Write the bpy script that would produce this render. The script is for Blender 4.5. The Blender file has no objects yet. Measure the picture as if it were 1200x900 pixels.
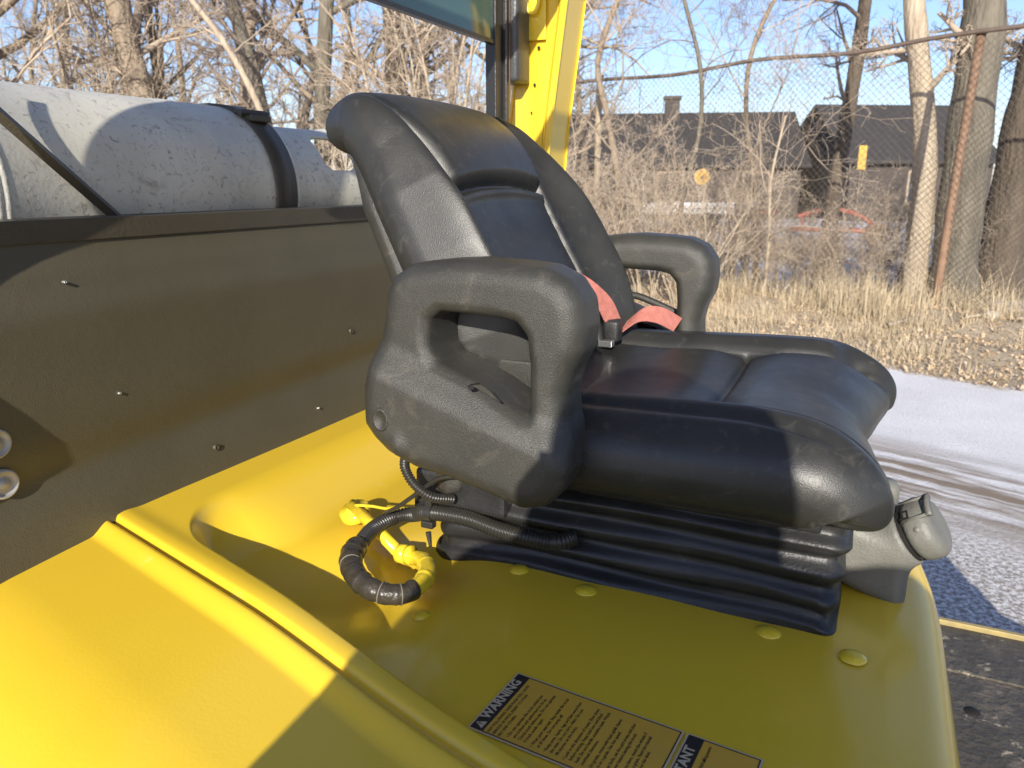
import bpy, math, random
import numpy as np
from mathutils import Vector, Matrix

rng = np.random.default_rng(7)
random.seed(7)
SC = bpy.context.scene
COL = SC.collection
R_ = math.radians
YAW = R_(25.0)                      # the truck is turned 25 degrees to the camera
CA, SA = math.cos(YAW), math.sin(YAW)

# ---------------------------------------------------------------- camera
cam_d = bpy.data.cameras.new('camera')
cam = bpy.data.objects.new('camera', cam_d)
COL.objects.link(cam)
cam.location = (0, 0, 1.6)
cam.rotation_euler = (R_(90 - 14.6), 0, 0)
cam_d.sensor_width = 36.0
cam_d.lens = 27.03
cam_d.clip_start = 0.02
cam_d.clip_end = 3000
cam_d.dof.use_dof = True
cam_d.dof.focus_distance = 1.05
cam_d.dof.aperture_fstop = 10.0
SC.camera = cam

# ---------------------------------------------------------------- light
SUN_EL = R_(22.0)
sx, sy = 0.292 * CA - 0.956 * SA, -0.292 * SA - 0.956 * CA     # where the sun stands (world x, y)
_n = math.hypot(sx, sy); sx /= _n; sy /= _n
world = bpy.data.worlds.new('World'); SC.world = world
world.use_nodes = True
wn = world.node_tree.nodes; wl = world.node_tree.links
bg = wn['Background']
sky = wn.new('ShaderNodeTexSky'); sky.sky_type = 'NISHITA'; sky.sun_disc = False
sky.sun_elevation = SUN_EL
sky.sun_rotation = math.atan2(sx, sy)
sky.air_density = 1.0; sky.dust_density = 0.6; sky.ozone_density = 3.0
tint = wn.new('ShaderNodeMix'); tint.data_type = 'RGBA'; tint.blend_type = 'MULTIPLY'; tint.inputs[0].default_value = 1.0
tint.inputs[7].default_value = (1.00, 0.95, 1.08, 1)
wl.new(sky.outputs[0], tint.inputs[6]); wl.new(tint.outputs[2], bg.inputs[0]); bg.inputs[1].default_value = 0.132
sun_d = bpy.data.lights.new('sun', 'SUN'); sun_d.energy = 4.9; sun_d.angle = R_(0.55)
sun_d.color = (1.0, 0.93, 0.82)
sun = bpy.data.objects.new('sun', sun_d); COL.objects.link(sun)
sv = Vector((sx * math.cos(SUN_EL), sy * math.cos(SUN_EL), math.sin(SUN_EL)))
sun.rotation_euler = sv.to_track_quat('Z', 'Y').to_euler()
SC.view_settings.view_transform = 'Standard'
SC.view_settings.look = 'None'
SC.view_settings.exposure = 0.50
SC.view_settings.gamma = 1.0

# ---------------------------------------------------------------- materials
def mat(name, col, rough=0.5, metal=0.0, var=None, vscale=4.0, vamt=1.0, bump=0.0, bscale=200.0,
        coat=0.0, spots=None, coords='Object', stretch=None, rough_var=0.0, spec=0.5, bump2=None):
    m = bpy.data.materials.new(name); m.use_nodes = True
    N = m.node_tree.nodes; L = m.node_tree.links
    b = N['Principled BSDF']
    b.inputs['Roughness'].default_value = rough
    b.inputs['Metallic'].default_value = metal
    b.inputs['Coat Weight'].default_value = coat
    b.inputs['Coat Roughness'].default_value = 0.12
    b.inputs['Specular IOR Level'].default_value = spec
    tc = N.new('ShaderNodeTexCoord'); src = tc.outputs[coords]
    if stretch:
        mp = N.new('ShaderNodeMapping'); mp.inputs['Scale'].default_value = stretch
        L.new(src, mp.inputs[0]); src = mp.outputs[0]
    cur = None
    def noise(scale, detail=6.0, rgh=0.6, dist=0.0):
        n = N.new('ShaderNodeTexNoise'); n.inputs['Scale'].default_value = scale
        n.inputs['Detail'].default_value = detail; n.inputs['Roughness'].default_value = rgh
        n.inputs['Distortion'].default_value = dist
        L.new(src, n.inputs['Vector']); return n
    def ramp(inp, p0, p1, c0=(0, 0, 0, 1), c1=(1, 1, 1, 1)):
        r = N.new('ShaderNodeValToRGB'); e = r.color_ramp.elements
        e[0].position = p0; e[1].position = p1; e[0].color = c0; e[1].color = c1
        L.new(inp, r.inputs[0]); return r
    if var is None:
        b.inputs['Base Color'].default_value = (*col, 1)
    else:
        n = noise(vscale); r = ramp(n.outputs['Fac'], 0.5 - 0.2 * vamt, 0.5 + 0.2 * vamt, (*col, 1), (*var, 1))
        cur = r.outputs[0]
    if spots:                                                   # (colour, scale, threshold, width[, distortion])
        for sp in spots:
            n = noise(sp[1], 8.0, 0.7, sp[4] if len(sp) > 4 else 0.0)
            r = ramp(n.outputs['Fac'], sp[2], sp[2] + sp[3])
            mx = N.new('ShaderNodeMix'); mx.data_type = 'RGBA'
            L.new(r.outputs[0], mx.inputs[0])
            if cur is None: mx.inputs[6].default_value = (*col, 1)
            else: L.new(cur, mx.inputs[6])
            mx.inputs[7].default_value = (*sp[0], 1)
            cur = mx.outputs[2]
    if cur is not None: L.new(cur, b.inputs['Base Color'])
    if rough_var:
        n = noise(vscale * 3)
        mr = N.new('ShaderNodeMapRange'); mr.inputs['To Min'].default_value = max(0.02, rough - rough_var)
        mr.inputs['To Max'].default_value = min(1, rough + rough_var)
        L.new(n.outputs['Fac'], mr.inputs[0]); L.new(mr.outputs[0], b.inputs['Roughness'])
    if bump:
        n = noise(bscale, 3.0, 0.55)
        bp = N.new('ShaderNodeBump'); bp.inputs['Strength'].default_value = bump
        bp.inputs['Distance'].default_value = 1.0 / bscale
        L.new(n.outputs['Fac'], bp.inputs['Height']); last = bp
        if bump2:
            n2 = noise(bump2[1], 4.0, 0.6)
            b2 = N.new('ShaderNodeBump'); b2.inputs['Strength'].default_value = bump2[0]
            b2.inputs['Distance'].default_value = 0.3 / bump2[1]
            L.new(n2.outputs['Fac'], b2.inputs['Height']); L.new(bp.outputs[0], b2.inputs['Normal']); last = b2
        L.new(last.outputs[0], b.inputs['Normal'])
    return m

M = {}
M['yellow'] = mat('yellow_paint', (0.82, 0.56, 0.034), 0.32, var=(0.79, 0.53, 0.030), vscale=3, coat=0.35,
                  bump=0.05, bscale=260, rough_var=0.05, spots=[((0.50, 0.28, 0.02), 55, 0.735, 0.03), ((0.74, 0.62, 0.20), 9, 0.62, 0.16), ((0.45, 0.36, 0.10), 130, 0.74, 0.02, 3.0)])
M['yellow2'] = mat('yellow_paint_thick', (0.82, 0.60, 0.035), 0.33, coat=0.4, bump=0.15, bscale=120)
M['vinyl'] = mat('black_vinyl', (0.018, 0.018, 0.017), 0.39, var=(0.030, 0.030, 0.026), vscale=12, bump=0.22, bscale=700,
                 rough_var=0.10, spots=[((0.072, 0.070, 0.058), 34, 0.55, 0.26, 1.5), ((0.22, 0.21, 0.19), 150, 0.70, 0.05, 4.0)])
M['arm'] = mat('grained_black_plastic', (0.030, 0.030, 0.026), 0.42, var=(0.046, 0.044, 0.036), vscale=16, bump=0.6, bscale=800,
               rough_var=0.08, spots=[((0.085, 0.076, 0.058), 22, 0.54, 0.25, 1.5), ((0.20, 0.19, 0.17), 260, 0.72, 0.04, 2.0)])
M['rubber'] = mat('black_rubber', (0.012, 0.012, 0.012), 0.42, var=(0.03, 0.03, 0.03), vscale=15, bump=0.2, bscale=300,
                  spots=[((0.09, 0.08, 0.06), 30, 0.62, 0.25)])
M['dark_panel'] = mat('brown_grey_coated_steel', (0.068, 0.060, 0.036), 0.50, var=(0.080, 0.071, 0.044), vscale=6, bump=0.25, bscale=500,
                      rough_var=0.06, spots=[((0.17, 0.155, 0.12), 60, 0.70, 0.10, 2.0)], bump2=(0.1, 60))
M['dark_metal'] = mat('dark_painted_metal', (0.050, 0.044, 0.028), 0.45, var=(0.06, 0.052, 0.04), vscale=10, bump=0.2, bscale=200)
M['black_metal'] = mat('black_metal', (0.018, 0.018, 0.018), 0.35, bump=0.1, bscale=150)
M['alu'] = mat('weathered_aluminium', (0.74, 0.715, 0.62), 0.52, metal=0.15, var=(0.60, 0.575, 0.49), vscale=7, vamt=0.9, bump=0.06, bscale=140,
               rough_var=0.12, spots=[((0.50, 0.48, 0.40), 16, 0.56, 0.20, 0.5), ((0.36, 0.34, 0.28), 70, 0.56, 0.08, 1.5), ((0.40, 0.38, 0.32), 8, 0.58, 0.12, 3.0), ((0.16, 0.15, 0.125), 30, 0.69, 0.03, 5.0), ((0.62, 0.60, 0.54), 70, 0.62, 0.12, 3.0), ((0.07, 0.06, 0.05), 16, 0.71, 0.03, 1.0)])
M['alu_end'] = mat('weld_bead', (0.60, 0.58, 0.51), 0.5, metal=0.2, bump=0.25, bscale=160)
M['seatgrey'] = mat('dusty_grey_plastic', (0.13, 0.13, 0.112), 0.50, var=(0.175, 0.172, 0.148), vscale=25, bump=0.25, bscale=300, spots=[((0.12, 0.11, 0.09), 60, 0.60, 0.15)])
M['hose'] = mat('black_corrugated_plastic', (0.030, 0.028, 0.024), 0.32, bump=0.1, bscale=300, spots=[((0.10, 0.09, 0.07), 70, 0.62, 0.2)])
M['tape'] = mat('black_tape', (0.035, 0.031, 0.024), 0.36, var=(0.055, 0.045, 0.03), vscale=40, bump=0.3, bscale=120)
M['tape_edge'] = mat('frayed_tape_edge', (0.20, 0.18, 0.13), 0.6)
M['belt'] = mat('faded_red_webbing', (0.52, 0.19, 0.15), 0.85, var=(0.38, 0.13, 0.10), vscale=90, bump=0.8, bscale=500, spots=[((0.26, 0.12, 0.09), 60, 0.58, 0.2)])
M['decal'] = mat('orange_decal', (0.70, 0.40, 0.035), 0.45, var=(0.66, 0.38, 0.05), vscale=20)
M['decal_edge'] = mat('decal_pale_edge', (0.62, 0.50, 0.32), 0.5)
M['ink'] = mat('decal_black_ink', (0.028, 0.022, 0.016), 0.5)
M['chrome'] = mat('bright_metal', (0.7, 0.7, 0.68), 0.22, metal=0.9)
M['knob'] = mat('dull_zinc', (0.36, 0.35, 0.32), 0.45, metal=0.2, var=(0.35, 0.34, 0.31), vscale=60)
M['hole'] = mat('deep_black_hole', (0.008, 0.007, 0.006), 0.8)
M['glass'] = None
M['floor'] = mat('worn_floor_plate', (0.050, 0.046, 0.039), 0.6, var=(0.085, 0.076, 0.062), vscale=14, bump=0.4, bscale=60,
                 spots=[((0.34, 0.30, 0.23), 30, 0.60, 0.07, 0.0), ((0.20, 0.17, 0.13), 12, 0.52, 0.2, 0.5)])
def bark(name, c, v):
    return mat(name, c, 0.85, var=v, vscale=10, bump=0.9, bscale=22, stretch=(1, 1, 0.22), spots=[(tuple(x * 0.45 for x in c), 14, 0.56, 0.15)])
M['bark_tan'] = bark('tan_bark', (0.36, 0.285, 0.20), (0.19, 0.145, 0.10))
M['bark_brown'] = bark('brown_bark', (0.15, 0.115, 0.08), (0.085, 0.065, 0.047))
M['bark_grey'] = bark('grey_bark', (0.20, 0.175, 0.13), (0.11, 0.095, 0.07))
M['bark_pale'] = bark('pale_bark', (0.48, 0.40, 0.29), (0.34, 0.27, 0.19))
M['twig'] = mat('twig', (0.52, 0.42, 0.31), 0.85, var=(0.34, 0.27, 0.20), vscale=3, coords='Generated')
M['twig_dark'] = mat('twig_dark', (0.32, 0.25, 0.19), 0.85, var=(0.2, 0.155, 0.12), vscale=3, coords='Generated')
M['straw'] = mat('dry_straw', (0.68, 0.57, 0.38), 0.8, var=(0.30, 0.22, 0.13), vscale=6.0, vamt=1.2)
M['fence'] = mat('galvanised_wire', (0.16, 0.145, 0.12), 0.5, metal=0.3, var=(0.09, 0.075, 0.06), vscale=3)
M['rust'] = mat('rusty_pipe', (0.27, 0.165, 0.10), 0.7, var=(0.17, 0.10, 0.06), vscale=8, bump=0.3, bscale=60)
M['rail'] = mat('dull_rail', (0.17, 0.13, 0.10), 0.6, var=(0.10, 0.07, 0.05), vscale=5)

def glass_mat():
    m = bpy.data.materials.new('tinted_glass'); m.use_nodes = True
    b = m.node_tree.nodes['Principled BSDF']
    b.inputs['Base Color'].default_value = (0.10, 0.19, 0.165, 1)
    b.inputs['Roughness'].default_value = 0.08
    b.inputs['Transmission Weight'].default_value = 0.35
    b.inputs['IOR'].default_value = 1.45
    return m
M['glass'] = glass_mat()

# ---------------------------------------------------------------- helpers
def link(o, parent=None):
    COL.objects.link(o)
    if parent is not None: o.parent = parent
    return o
def tag(o, label=None, cat=None, group=None, kind=None):
    if label: o['label'] = label
    if cat: o['category'] = cat
    if group: o['group'] = group
    if kind: o['kind'] = kind
    return o
def mesh_np(name, V, F, smooth=True):
    """V (n,3); F list/array of polygons"""
    me = bpy.data.meshes.new(name)
    V = np.asarray(V, dtype=np.float32)
    if isinstance(F, np.ndarray):
        k = F.shape[1]; n = F.shape[0]
        me.vertices.add(len(V)); me.vertices.foreach_set('co', V.ravel())
        me.loops.add(n * k); me.loops.foreach_set('vertex_index', F.astype(np.int32).ravel())
        me.polygons.add(n)
        me.polygons.foreach_set('loop_start', np.arange(0, n * k, k, dtype=np.int32))
        me.update(calc_edges=True)
    else:
        me.from_pydata([tuple(map(float, v)) for v in V], [], [tuple(map(int, f)) for f in F])
        me.update()
    if smooth: me.polygons.foreach_set('use_smooth', np.ones(len(me.polygons), dtype=bool))
    return me
def obj(name, me, m=None, parent=None, loc=(0, 0, 0)):
    o = bpy.data.objects.new(name, me)
    if m is not None and not me.materials: me.materials.append(m)
    o.location = loc
    return link(o, parent)
def TW(f, r, z):                    # truck coordinates (forward, right, up) -> world
    return Vector((f * CA + r * SA, -f * SA + r * CA, z))
class Thing:
    """an Empty in truck coordinates; parts are given in truck coordinates"""
    def __init__(s, name, label, cat, o):
        e = bpy.data.objects.new(name, None); e.empty_display_size = 0.1
        e.location = TW(*o); e.rotation_euler = (0, 0, -YAW); link(e)
        tag(e, label, cat); s.e = e; s.o = tuple(-x for x in o)
    def part(s, name, me, m, label=None):
        o = obj(name, me, m, s.e, s.o)
        if label: o['label'] = label
        return o
def sub(name, me, m, parent):
    return obj(name, me, m, parent)
def joined(parts):
    """parts: list of (V,F list) -> one"""
    V = []; F = []; k = 0
    for v, f in parts:
        V += [tuple(p) for p in v]; F += [tuple(i + k for i in q) for q in f]; k += len(v)
    return V, F
def box(x0, x1, y0, y1, z0, z1, bv=0.0):
    """box with chamfered edges when bv>0"""
    if bv <= 0:
        V = [(x, y, z) for z in (z0, z1) for y in (y0, y1) for x in (x0, x1)]
        return V, [(0, 2, 3, 1), (4, 5, 7, 6), (0, 1, 5, 4), (2, 6, 7, 3), (0, 4, 6, 2), (1, 3, 7, 5)]
    import bmesh
    V, F = box(x0, x1, y0, y1, z0, z1)
    bm = bmesh.new(); vs = [bm.verts.new(v) for v in V]
    for f in F: bm.faces.new([vs[i] for i in f])
    bmesh.ops.bevel(bm, geom=list(bm.edges), offset=bv, segments=2, affect='EDGES', profile=0.6)
    bm.verts.index_update()
    out = [v.co[:] for v in bm.verts], [[v.index for v in f.verts] for f in bm.faces]
    bm.free(); return out
def frames(P):
    P = np.asarray(P, float); n = len(P)
    T = np.gradient(P, axis=0); T /= np.linalg.norm(T, axis=1)[:, None] + 1e-9
    up = np.array([0, 0, 1.0]) if abs(T[0][2]) < 0.9 else np.array([1.0, 0, 0])
    A = np.cross(T[0], up); A /= np.linalg.norm(A); As = [A]
    for i in range(1, n):
        A = A - T[i] * A.dot(T[i]); A /= np.linalg.norm(A) + 1e-9; As.append(A)
    As = np.array(As); B = np.cross(T, As); return T, As, B
def tube(P, Rr, sides=12, cap=True):
    P = np.asarray(P, float); n = len(P); Rr = np.broadcast_to(np.asarray(Rr, float), (n,))
    T, A, B = frames(P)
    th = np.arange(sides) * 2 * np.pi / sides
    V = (P[:, None] + Rr[:, None, None] * (np.cos(th)[None, :, None] * A[:, None] + np.sin(th)[None, :, None] * B[:, None])).reshape(-1, 3)
    F = []
    for i in range(n - 1):
        for j in range(sides):
            j2 = (j + 1) % sides
            F.append((i * sides + j, i * sides + j2, (i + 1) * sides + j2, (i + 1) * sides + j))
    if cap:
        F.append(tuple(range(sides - 1, -1, -1))); F.append(tuple((n - 1) * sides + j for j in range(sides)))
    return [tuple(v) for v in V], F
def spline(pts, n):
    """Catmull-Rom through pts, n samples"""
    P = np.asarray(pts, float); Q = np.vstack([2 * P[0] - P[1], P, 2 * P[-1] - P[-2]])
    d = np.r_[0, np.cumsum(np.linalg.norm(np.diff(P, axis=0), axis=1))]; t = np.linspace(0, d[-1], n)
    out = []
    for x in t:
        i = min(np.searchsorted(d, x, 'right') - 1, len(P) - 2); u = (x - d[i]) / (d[i + 1] - d[i] + 1e-12)
        p0, p1, p2, p3 = Q[i], Q[i + 1], Q[i + 2], Q[i + 3]
        out.append(0.5 * (2 * p1 + (p2 - p0) * u + (2 * p0 - 5 * p1 + 4 * p2 - p3) * u * u + (3 * p1 - p0 - 3 * p2 + p3) * u ** 3))
    return np.array(out)
def sm(a, b, x):
    t = np.clip((x - a) / (b - a), 0, 1); return t * t * (3 - 2 * t)
def lathe(prof, c, axis=(0, 0, 1), sides=32):
    """profile [(radius, height)] turned about axis through c"""
    ax = Vector(axis).normalized(); u = ax.orthogonal().normalized(); w = ax.cross(u)
    V = []; F = []
    for (rr, h) in prof:
        for j in range(sides):
            t = 2 * math.pi * j / sides
            V.append(tuple(Vector(c) + ax * h + (u * math.cos(t) + w * math.sin(t)) * max(rr, 1e-5)))
    n = len(prof)
    for i in range(n - 1):
        for j in range(sides):
            j2 = (j + 1) % sides
            F.append((i * sides + j, i * sides + j2, (i + 1) * sides + j2, (i + 1) * sides + j))
    return V, F
def grid_faces(nu, nv, off=0, flip=False):
    i, j = np.meshgrid(np.arange(nu - 1), np.arange(nv - 1), indexing='ij')
    a = (i * nv + j).ravel() + off
    q = np.stack([a, a + nv, a + nv + 1, a + 1], 1)
    return q[:, ::-1] if flip else q

def surface_nets(Fd, org, h):
    """smooth closed surface of the zero level of Fd (negative inside)"""
    s = Fd < 0; nx, ny, nz = Fd.shape
    acc = np.zeros((nx - 1, ny - 1, nz - 1, 3)); cnt = np.zeros((nx - 1, ny - 1, nz - 1))
    for ax in range(3):
        for b in (0, 1):
            for c in (0, 1):
                o1 = [0, 0, 0]; oth = [k for k in range(3) if k != ax]
                o1[oth[0]] = b; o1[oth[1]] = c; o2 = list(o1); o2[ax] = 1
                A = Fd[o1[0]:nx - 1 + o1[0], o1[1]:ny - 1 + o1[1], o1[2]:nz - 1 + o1[2]]
                B = Fd[o2[0]:nx - 1 + o2[0], o2[1]:ny - 1 + o2[1], o2[2]:nz - 1 + o2[2]]
                m = (A < 0) != (B < 0); t = np.where(m, A / np.where(m, A - B, 1), 0)
                for k in range(3):
                    acc[..., k] += m * (t if k == ax else o1[k])
                cnt += m
    act = cnt > 0; idx = -np.ones(act.shape, int); idx[act] = np.arange(act.sum())
    ii = np.argwhere(act); V = (ii + acc[act] / cnt[act][:, None]) * h + np.asarray(org)
    Q = []
    for ax in range(3):
        A = np.take(s, range(0, s.shape[ax] - 1), ax); B = np.take(s, range(1, s.shape[ax]), ax)
        e = np.argwhere(A != B); o = [k for k in range(3) if k != ax]
        ok = (e[:, o[0]] > 0) & (e[:, o[1]] > 0) & (e[:, o[0]] < Fd.shape[o[0]] - 1) & (e[:, o[1]] < Fd.shape[o[1]] - 1)
        e = e[ok]; ins = A[tuple(e.T)]
        def g(d0, d1):
            q = e.copy(); q[:, o[0]] += d0; q[:, o[1]] += d1; return idx[tuple(q.T)]
        q = np.stack([g(-1, -1), g(0, -1), g(0, 0), g(-1, 0)], 1)
        fl = ins if ax != 1 else ~ins
        q[~fl] = q[~fl][:, ::-1]; Q.append(q)
    return V, np.vstack(Q)
def sd_poly(px, py, P):
    """signed distance to a closed polygon"""
    P = np.asarray(P, float); d = np.full(px.shape, 1e9); s = np.ones(px.shape)
    n = len(P); j = n - 1
    for i in range(n):
        ex, ey = P[j] - P[i]; wx = px - P[i][0]; wy = py - P[i][1]
        t = np.clip((wx * ex + wy * ey) / (ex * ex + ey * ey), 0, 1)
        d = np.minimum(d, (wx - ex * t) ** 2 + (wy - ey * t) ** 2)
        c1 = py >= P[i][1]; c2 = py < P[j][1]; c3 = ex * wy > ey * wx
        s = np.where((c1 & c2 & c3) | (~c1 & ~c2 & ~c3), -s, s); j = i
    return s * np.sqrt(d)
def capsule(X, Y, Z, a, b, ra, rb=None):
    rb = ra if rb is None else rb
    a = np.array(a, float); b = np.array(b, float); ab = b - a
    t = np.clip(((X - a[0]) * ab[0] + (Y - a[1]) * ab[1] + (Z - a[2]) * ab[2]) / (ab @ ab + 1e-12), 0, 1)
    return np.sqrt((X - a[0] - t * ab[0]) ** 2 + (Y - a[1] - t * ab[1]) ** 2 + (Z - a[2] - t * ab[2]) ** 2) - (ra + (rb - ra) * t)
def smin(a, b, k):
    h = np.clip(0.5 + 0.5 * (b - a) / k, 0, 1); return b + (a - b) * h - k * h * (1 - h)
def vol(x0, x1, y0, y1, z0, z1, h):
    X, Y, Z = np.meshgrid(np.arange(x0, x1, h), np.arange(y0, y1, h), np.arange(z0, z1, h), indexing='ij')
    return X, Y, Z, (x0, y0, z0)

# ================================================================ GROUND
def ground_material():
    m = bpy.data.materials.new('packed_snow_and_gravel'); m.use_nodes = True
    N = m.node_tree.nodes; L = m.node_tree.links; b = N['Principled BSDF']; b.inputs['Roughness'].default_value = 0.8
    g = N.new('ShaderNodeNewGeometry')
    mp = N.new('ShaderNodeMapping'); mp.vector_type = 'POINT'; mp.inputs['Rotation'].default_value = (0, 0, R_(-45))
    L.new(g.outputs['Position'], mp.inputs[0])          # x' = (x+y)/sqrt2 = distance across the road
    sp = N.new('ShaderNodeSeparateXYZ'); L.new(mp.outputs[0], sp.inputs[0])
    def noise(vec, s, d=6, r=0.6):
        n = N.new('ShaderNodeTexNoise'); n.inputs['Scale'].default_value = s; n.inputs['Detail'].default_value = d
        n.inputs['Roughness'].default_value = r; L.new(vec, n.inputs['Vector']); return n.outputs['Fac']
    def ramp(i, a, c, c0=(0, 0, 0, 1), c1=(1, 1, 1, 1)):
        r = N.new('ShaderNodeValToRGB'); e = r.color_ramp.elements; e[0].position = a; e[1].position = c
        e[0].color = c0; e[1].color = c1; L.new(i, r.inputs[0]); return r.outputs[0]
    def mix(f, a, c):
        x = N.new('ShaderNodeMix'); x.data_type = 'RGBA'; L.new(f, x.inputs[0])
        for k, v in ((6, a), (7, c)):
            if isinstance(v, tuple): x.inputs[k].default_value = (*v, 1)
            else: L.new(v, x.inputs[k])
        return x.outputs[2]
    def math_(op, a, c=0.0, d=None):
        x = N.new('ShaderNodeMath'); x.operation = op
        for k, v in enumerate((a, c)):
            if isinstance(v, (int, float)): x.inputs[k].default_value = v
            else: L.new(v, x.inputs[k])
        return x.outputs[0]
    pos = g.outputs['Position']
    st = N.new('ShaderNodeMapping'); st.inputs['Scale'].default_value = (1, 0.10, 1); L.new(mp.outputs[0], st.inputs[0])
    streak = noise(st.outputs[0], 9, 5, 0.6)
    fine = noise(pos, 45, 6, 0.75); patch = noise(pos, 1.3, 5, 0.6); speck = noise(pos, 110, 3, 0.6)
    snow = mix(ramp(patch, 0.35, 0.7), (0.90, 0.88, 0.86), (0.78, 0.76, 0.735))
    snow = mix(ramp(fine, 0.57, 0.76), snow, (0.44, 0.41, 0.37))
    snow = mix(ramp(speck, 0.66, 0.70), snow, (0.16, 0.13, 0.10))
    # worn tracks: brown gravel where wheels ran
    n_ = sp.outputs[0]
    tr = math_('ABSOLUTE', math_('SUBTRACT', n_, 4.45))
    near = N.new('ShaderNodeMapRange'); near.inputs[1].default_value = 0.75; near.inputs[2].default_value = 0.25
    L.new(tr, near.inputs[0])
    w = math_('MULTIPLY', near.outputs[0], ramp(streak, 0.40, 0.55))
    nearer = N.new('ShaderNodeMapRange'); nearer.inputs[1].default_value = 4.3; nearer.inputs[2].default_value = 3.6; L.new(n_, nearer.inputs[0])
    w2 = math_('MULTIPLY', nearer.outputs[0], ramp(fine, 0.42, 0.56))
    snow = mix(w, snow, (0.29, 0.225, 0.16))
    snow = mix(w2, snow, (0.30, 0.26, 0.215))
    # beyond the road: leaf litter with snow patches
    lit = mix(ramp(noise(pos, 30, 6, 0.8), 0.35, 0.65), (0.30, 0.235, 0.155), (0.60, 0.50, 0.35))
    far = N.new('ShaderNodeMapRange'); far.inputs[1].default_value = 10.8; far.inputs[2].default_value = 12.0; L.new(n_, far.inputs[0])
    sn2 = math_('MULTIPLY', far.outputs[0], ramp(noise(pos, 0.5, 6, 0.7), 0.40, 0.5))
    lit = mix(sn2, lit, (0.62, 0.62, 0.66))
    edge = math_('ADD', n_, math_('MULTIPLY', noise(pos, 2.5, 6, 0.8), 0.9))
    e2 = N.new('ShaderNodeMapRange'); e2.inputs[1].default_value = 7.42; e2.inputs[2].default_value = 7.6; L.new(edge, e2.inputs[0])
    col = mix(e2.outputs[0], snow, lit)
    L.new(col, b.inputs['Base Color'])
    bp = N.new('ShaderNodeBump'); bp.inputs['Strength'].default_value = 0.9; bp.inputs['Distance'].default_value = 0.02
    h = math_('ADD', fine, math_('MULTIPLY', streak, math_('MULTIPLY', near.outputs[0], 1.6)))
    L.new(h, bp.inputs['Height']); L.new(bp.outputs[0], b.inputs['Normal'])
    return m
def ground_height(x, y):
    n = (x + y) / 1.41421; t = (x - y) / 1.41421
    e = sm(6.9, 8.3, n)
    z = e * (0.05 + 0.045 * np.sin(x * 2.1 + 1.3 * np.sin(y * 1.7)) * np.cos(y * 1.9 + x) + 0.03 * np.sin(5.1 * x + y * 3.0))
    z += 0.10 * np.exp(-((n - 9.4) / 0.6) ** 2)
    z += (1 - e) * 0.006 * np.sin(n * 22 + np.sin(t * 0.8)) * np.exp(-((n - 4.4) / 0.6) ** 2)
    return z
def build_ground():
    def axis(lo, hi, n, far):
        c = np.linspace(lo, hi, n); a = lo - np.geomspace(1, far, 12)[::-1]; b = hi + np.geomspace(1, far, 12)
        return np.r_[a, c, b]
    xs = axis(-8, 14, 200, 1500); ys = axis(-2, 20, 200, 1500)
    X, Y = np.meshgrid(xs, ys, indexing='ij')
    Z = ground_height(X, Y)
    V = np.stack([X, Y, Z], -1).reshape(-1, 3)
    o = obj('ground', mesh_np('ground', V, grid_faces(len(xs), len(ys))), ground_material())
    tag(o, kind='structure')
build_ground()

# ================================================================ TREES
def tubes_np(pts, rad, sides):
    """pts (N,k,3), rad (N,k) -> V, F quads"""
    N, k, _ = pts.shape
    T = np.zeros_like(pts); T[:, :-1] = pts[:, 1:] - pts[:, :-1]; T[:, -1] = T[:, -2]
    T /= np.linalg.norm(T, axis=2)[..., None] + 1e-9
    ref = np.where(np.abs(T[..., 2:3]) < 0.8, np.array([0, 0, 1.0]), np.array([1.0, 0, 0]))
    A = np.cross(T, ref); A /= np.linalg.norm(A, axis=2)[..., None] + 1e-9; B = np.cross(T, A)
    th = np.arange(sides) * 2 * np.pi / sides
    V = pts[:, :, None] + rad[:, :, None, None] * (np.cos(th)[:, None] * A[:, :, None] + np.sin(th)[:, None] * B[:, :, None])
    V = V.reshape(-1, 3)
    n, i, j = np.meshgrid(np.arange(N), np.arange(k - 1), np.arange(sides), indexing='ij')
    b0 = (n * k + i) * sides; j2 = (j + 1) % sides
    F = np.stack([b0 + j, b0 + j2, b0 + sides + j2, b0 + sides + j], -1).reshape(-1, 4)
    return V, F
def walk(P0, D, L, k, wig, up):
    N = len(P0); P = [P0]; D = D / (np.linalg.norm(D, axis=1)[:, None] + 1e-9)
    drift = rng.normal(0, wig * 0.4, (N, 3))
    for i in range(k - 1):
        D = D + rng.normal(0, wig, D.shape) + drift; D[:, 2] += up
        D /= np.linalg.norm(D, axis=1)[:, None] + 1e-9
        P.append(P[-1] + D * (L / (k - 1))[:, None])
    return np.stack(P, 1)
def sprout(P, rad, m, lo, ang, lmin, lmax, rfrac, outlen):
    """m children for each branch in P"""
    N, k, _ = P.shape
    t = lo + (1 - lo) * rng.random((N, m)) ** 0.9; x = t * (k - 1); i = np.minimum(x.astype(int), k - 2); u = x - i
    idx = np.arange(N)[:, None]
    p = P[idx, i] * (1 - u)[..., None] + P[idx, i + 1] * u[..., None]
    d = P[idx, i + 1] - P[idx, i]; d /= np.linalg.norm(d, axis=2)[..., None] + 1e-9
    r = rad[idx, i] * (1 - u) + rad[idx, i + 1] * u
    q = rng.normal(size=d.shape); q -= d * (q * d).sum(-1, keepdims=True); q /= np.linalg.norm(q, axis=-1)[..., None] + 1e-9
    a = ang * (0.6 + 0.8 * rng.random((N, m)))
    dd = d * np.cos(a)[..., None] + q * np.sin(a)[..., None]
    L = outlen[:, None] * (lmin + (lmax - lmin) * rng.random((N, m))) * (1.15 - 0.5 * t)
    return p.reshape(-1, 3), dd.reshape(-1, 3), L.ravel(), (r * rfrac).ravel()
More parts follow.
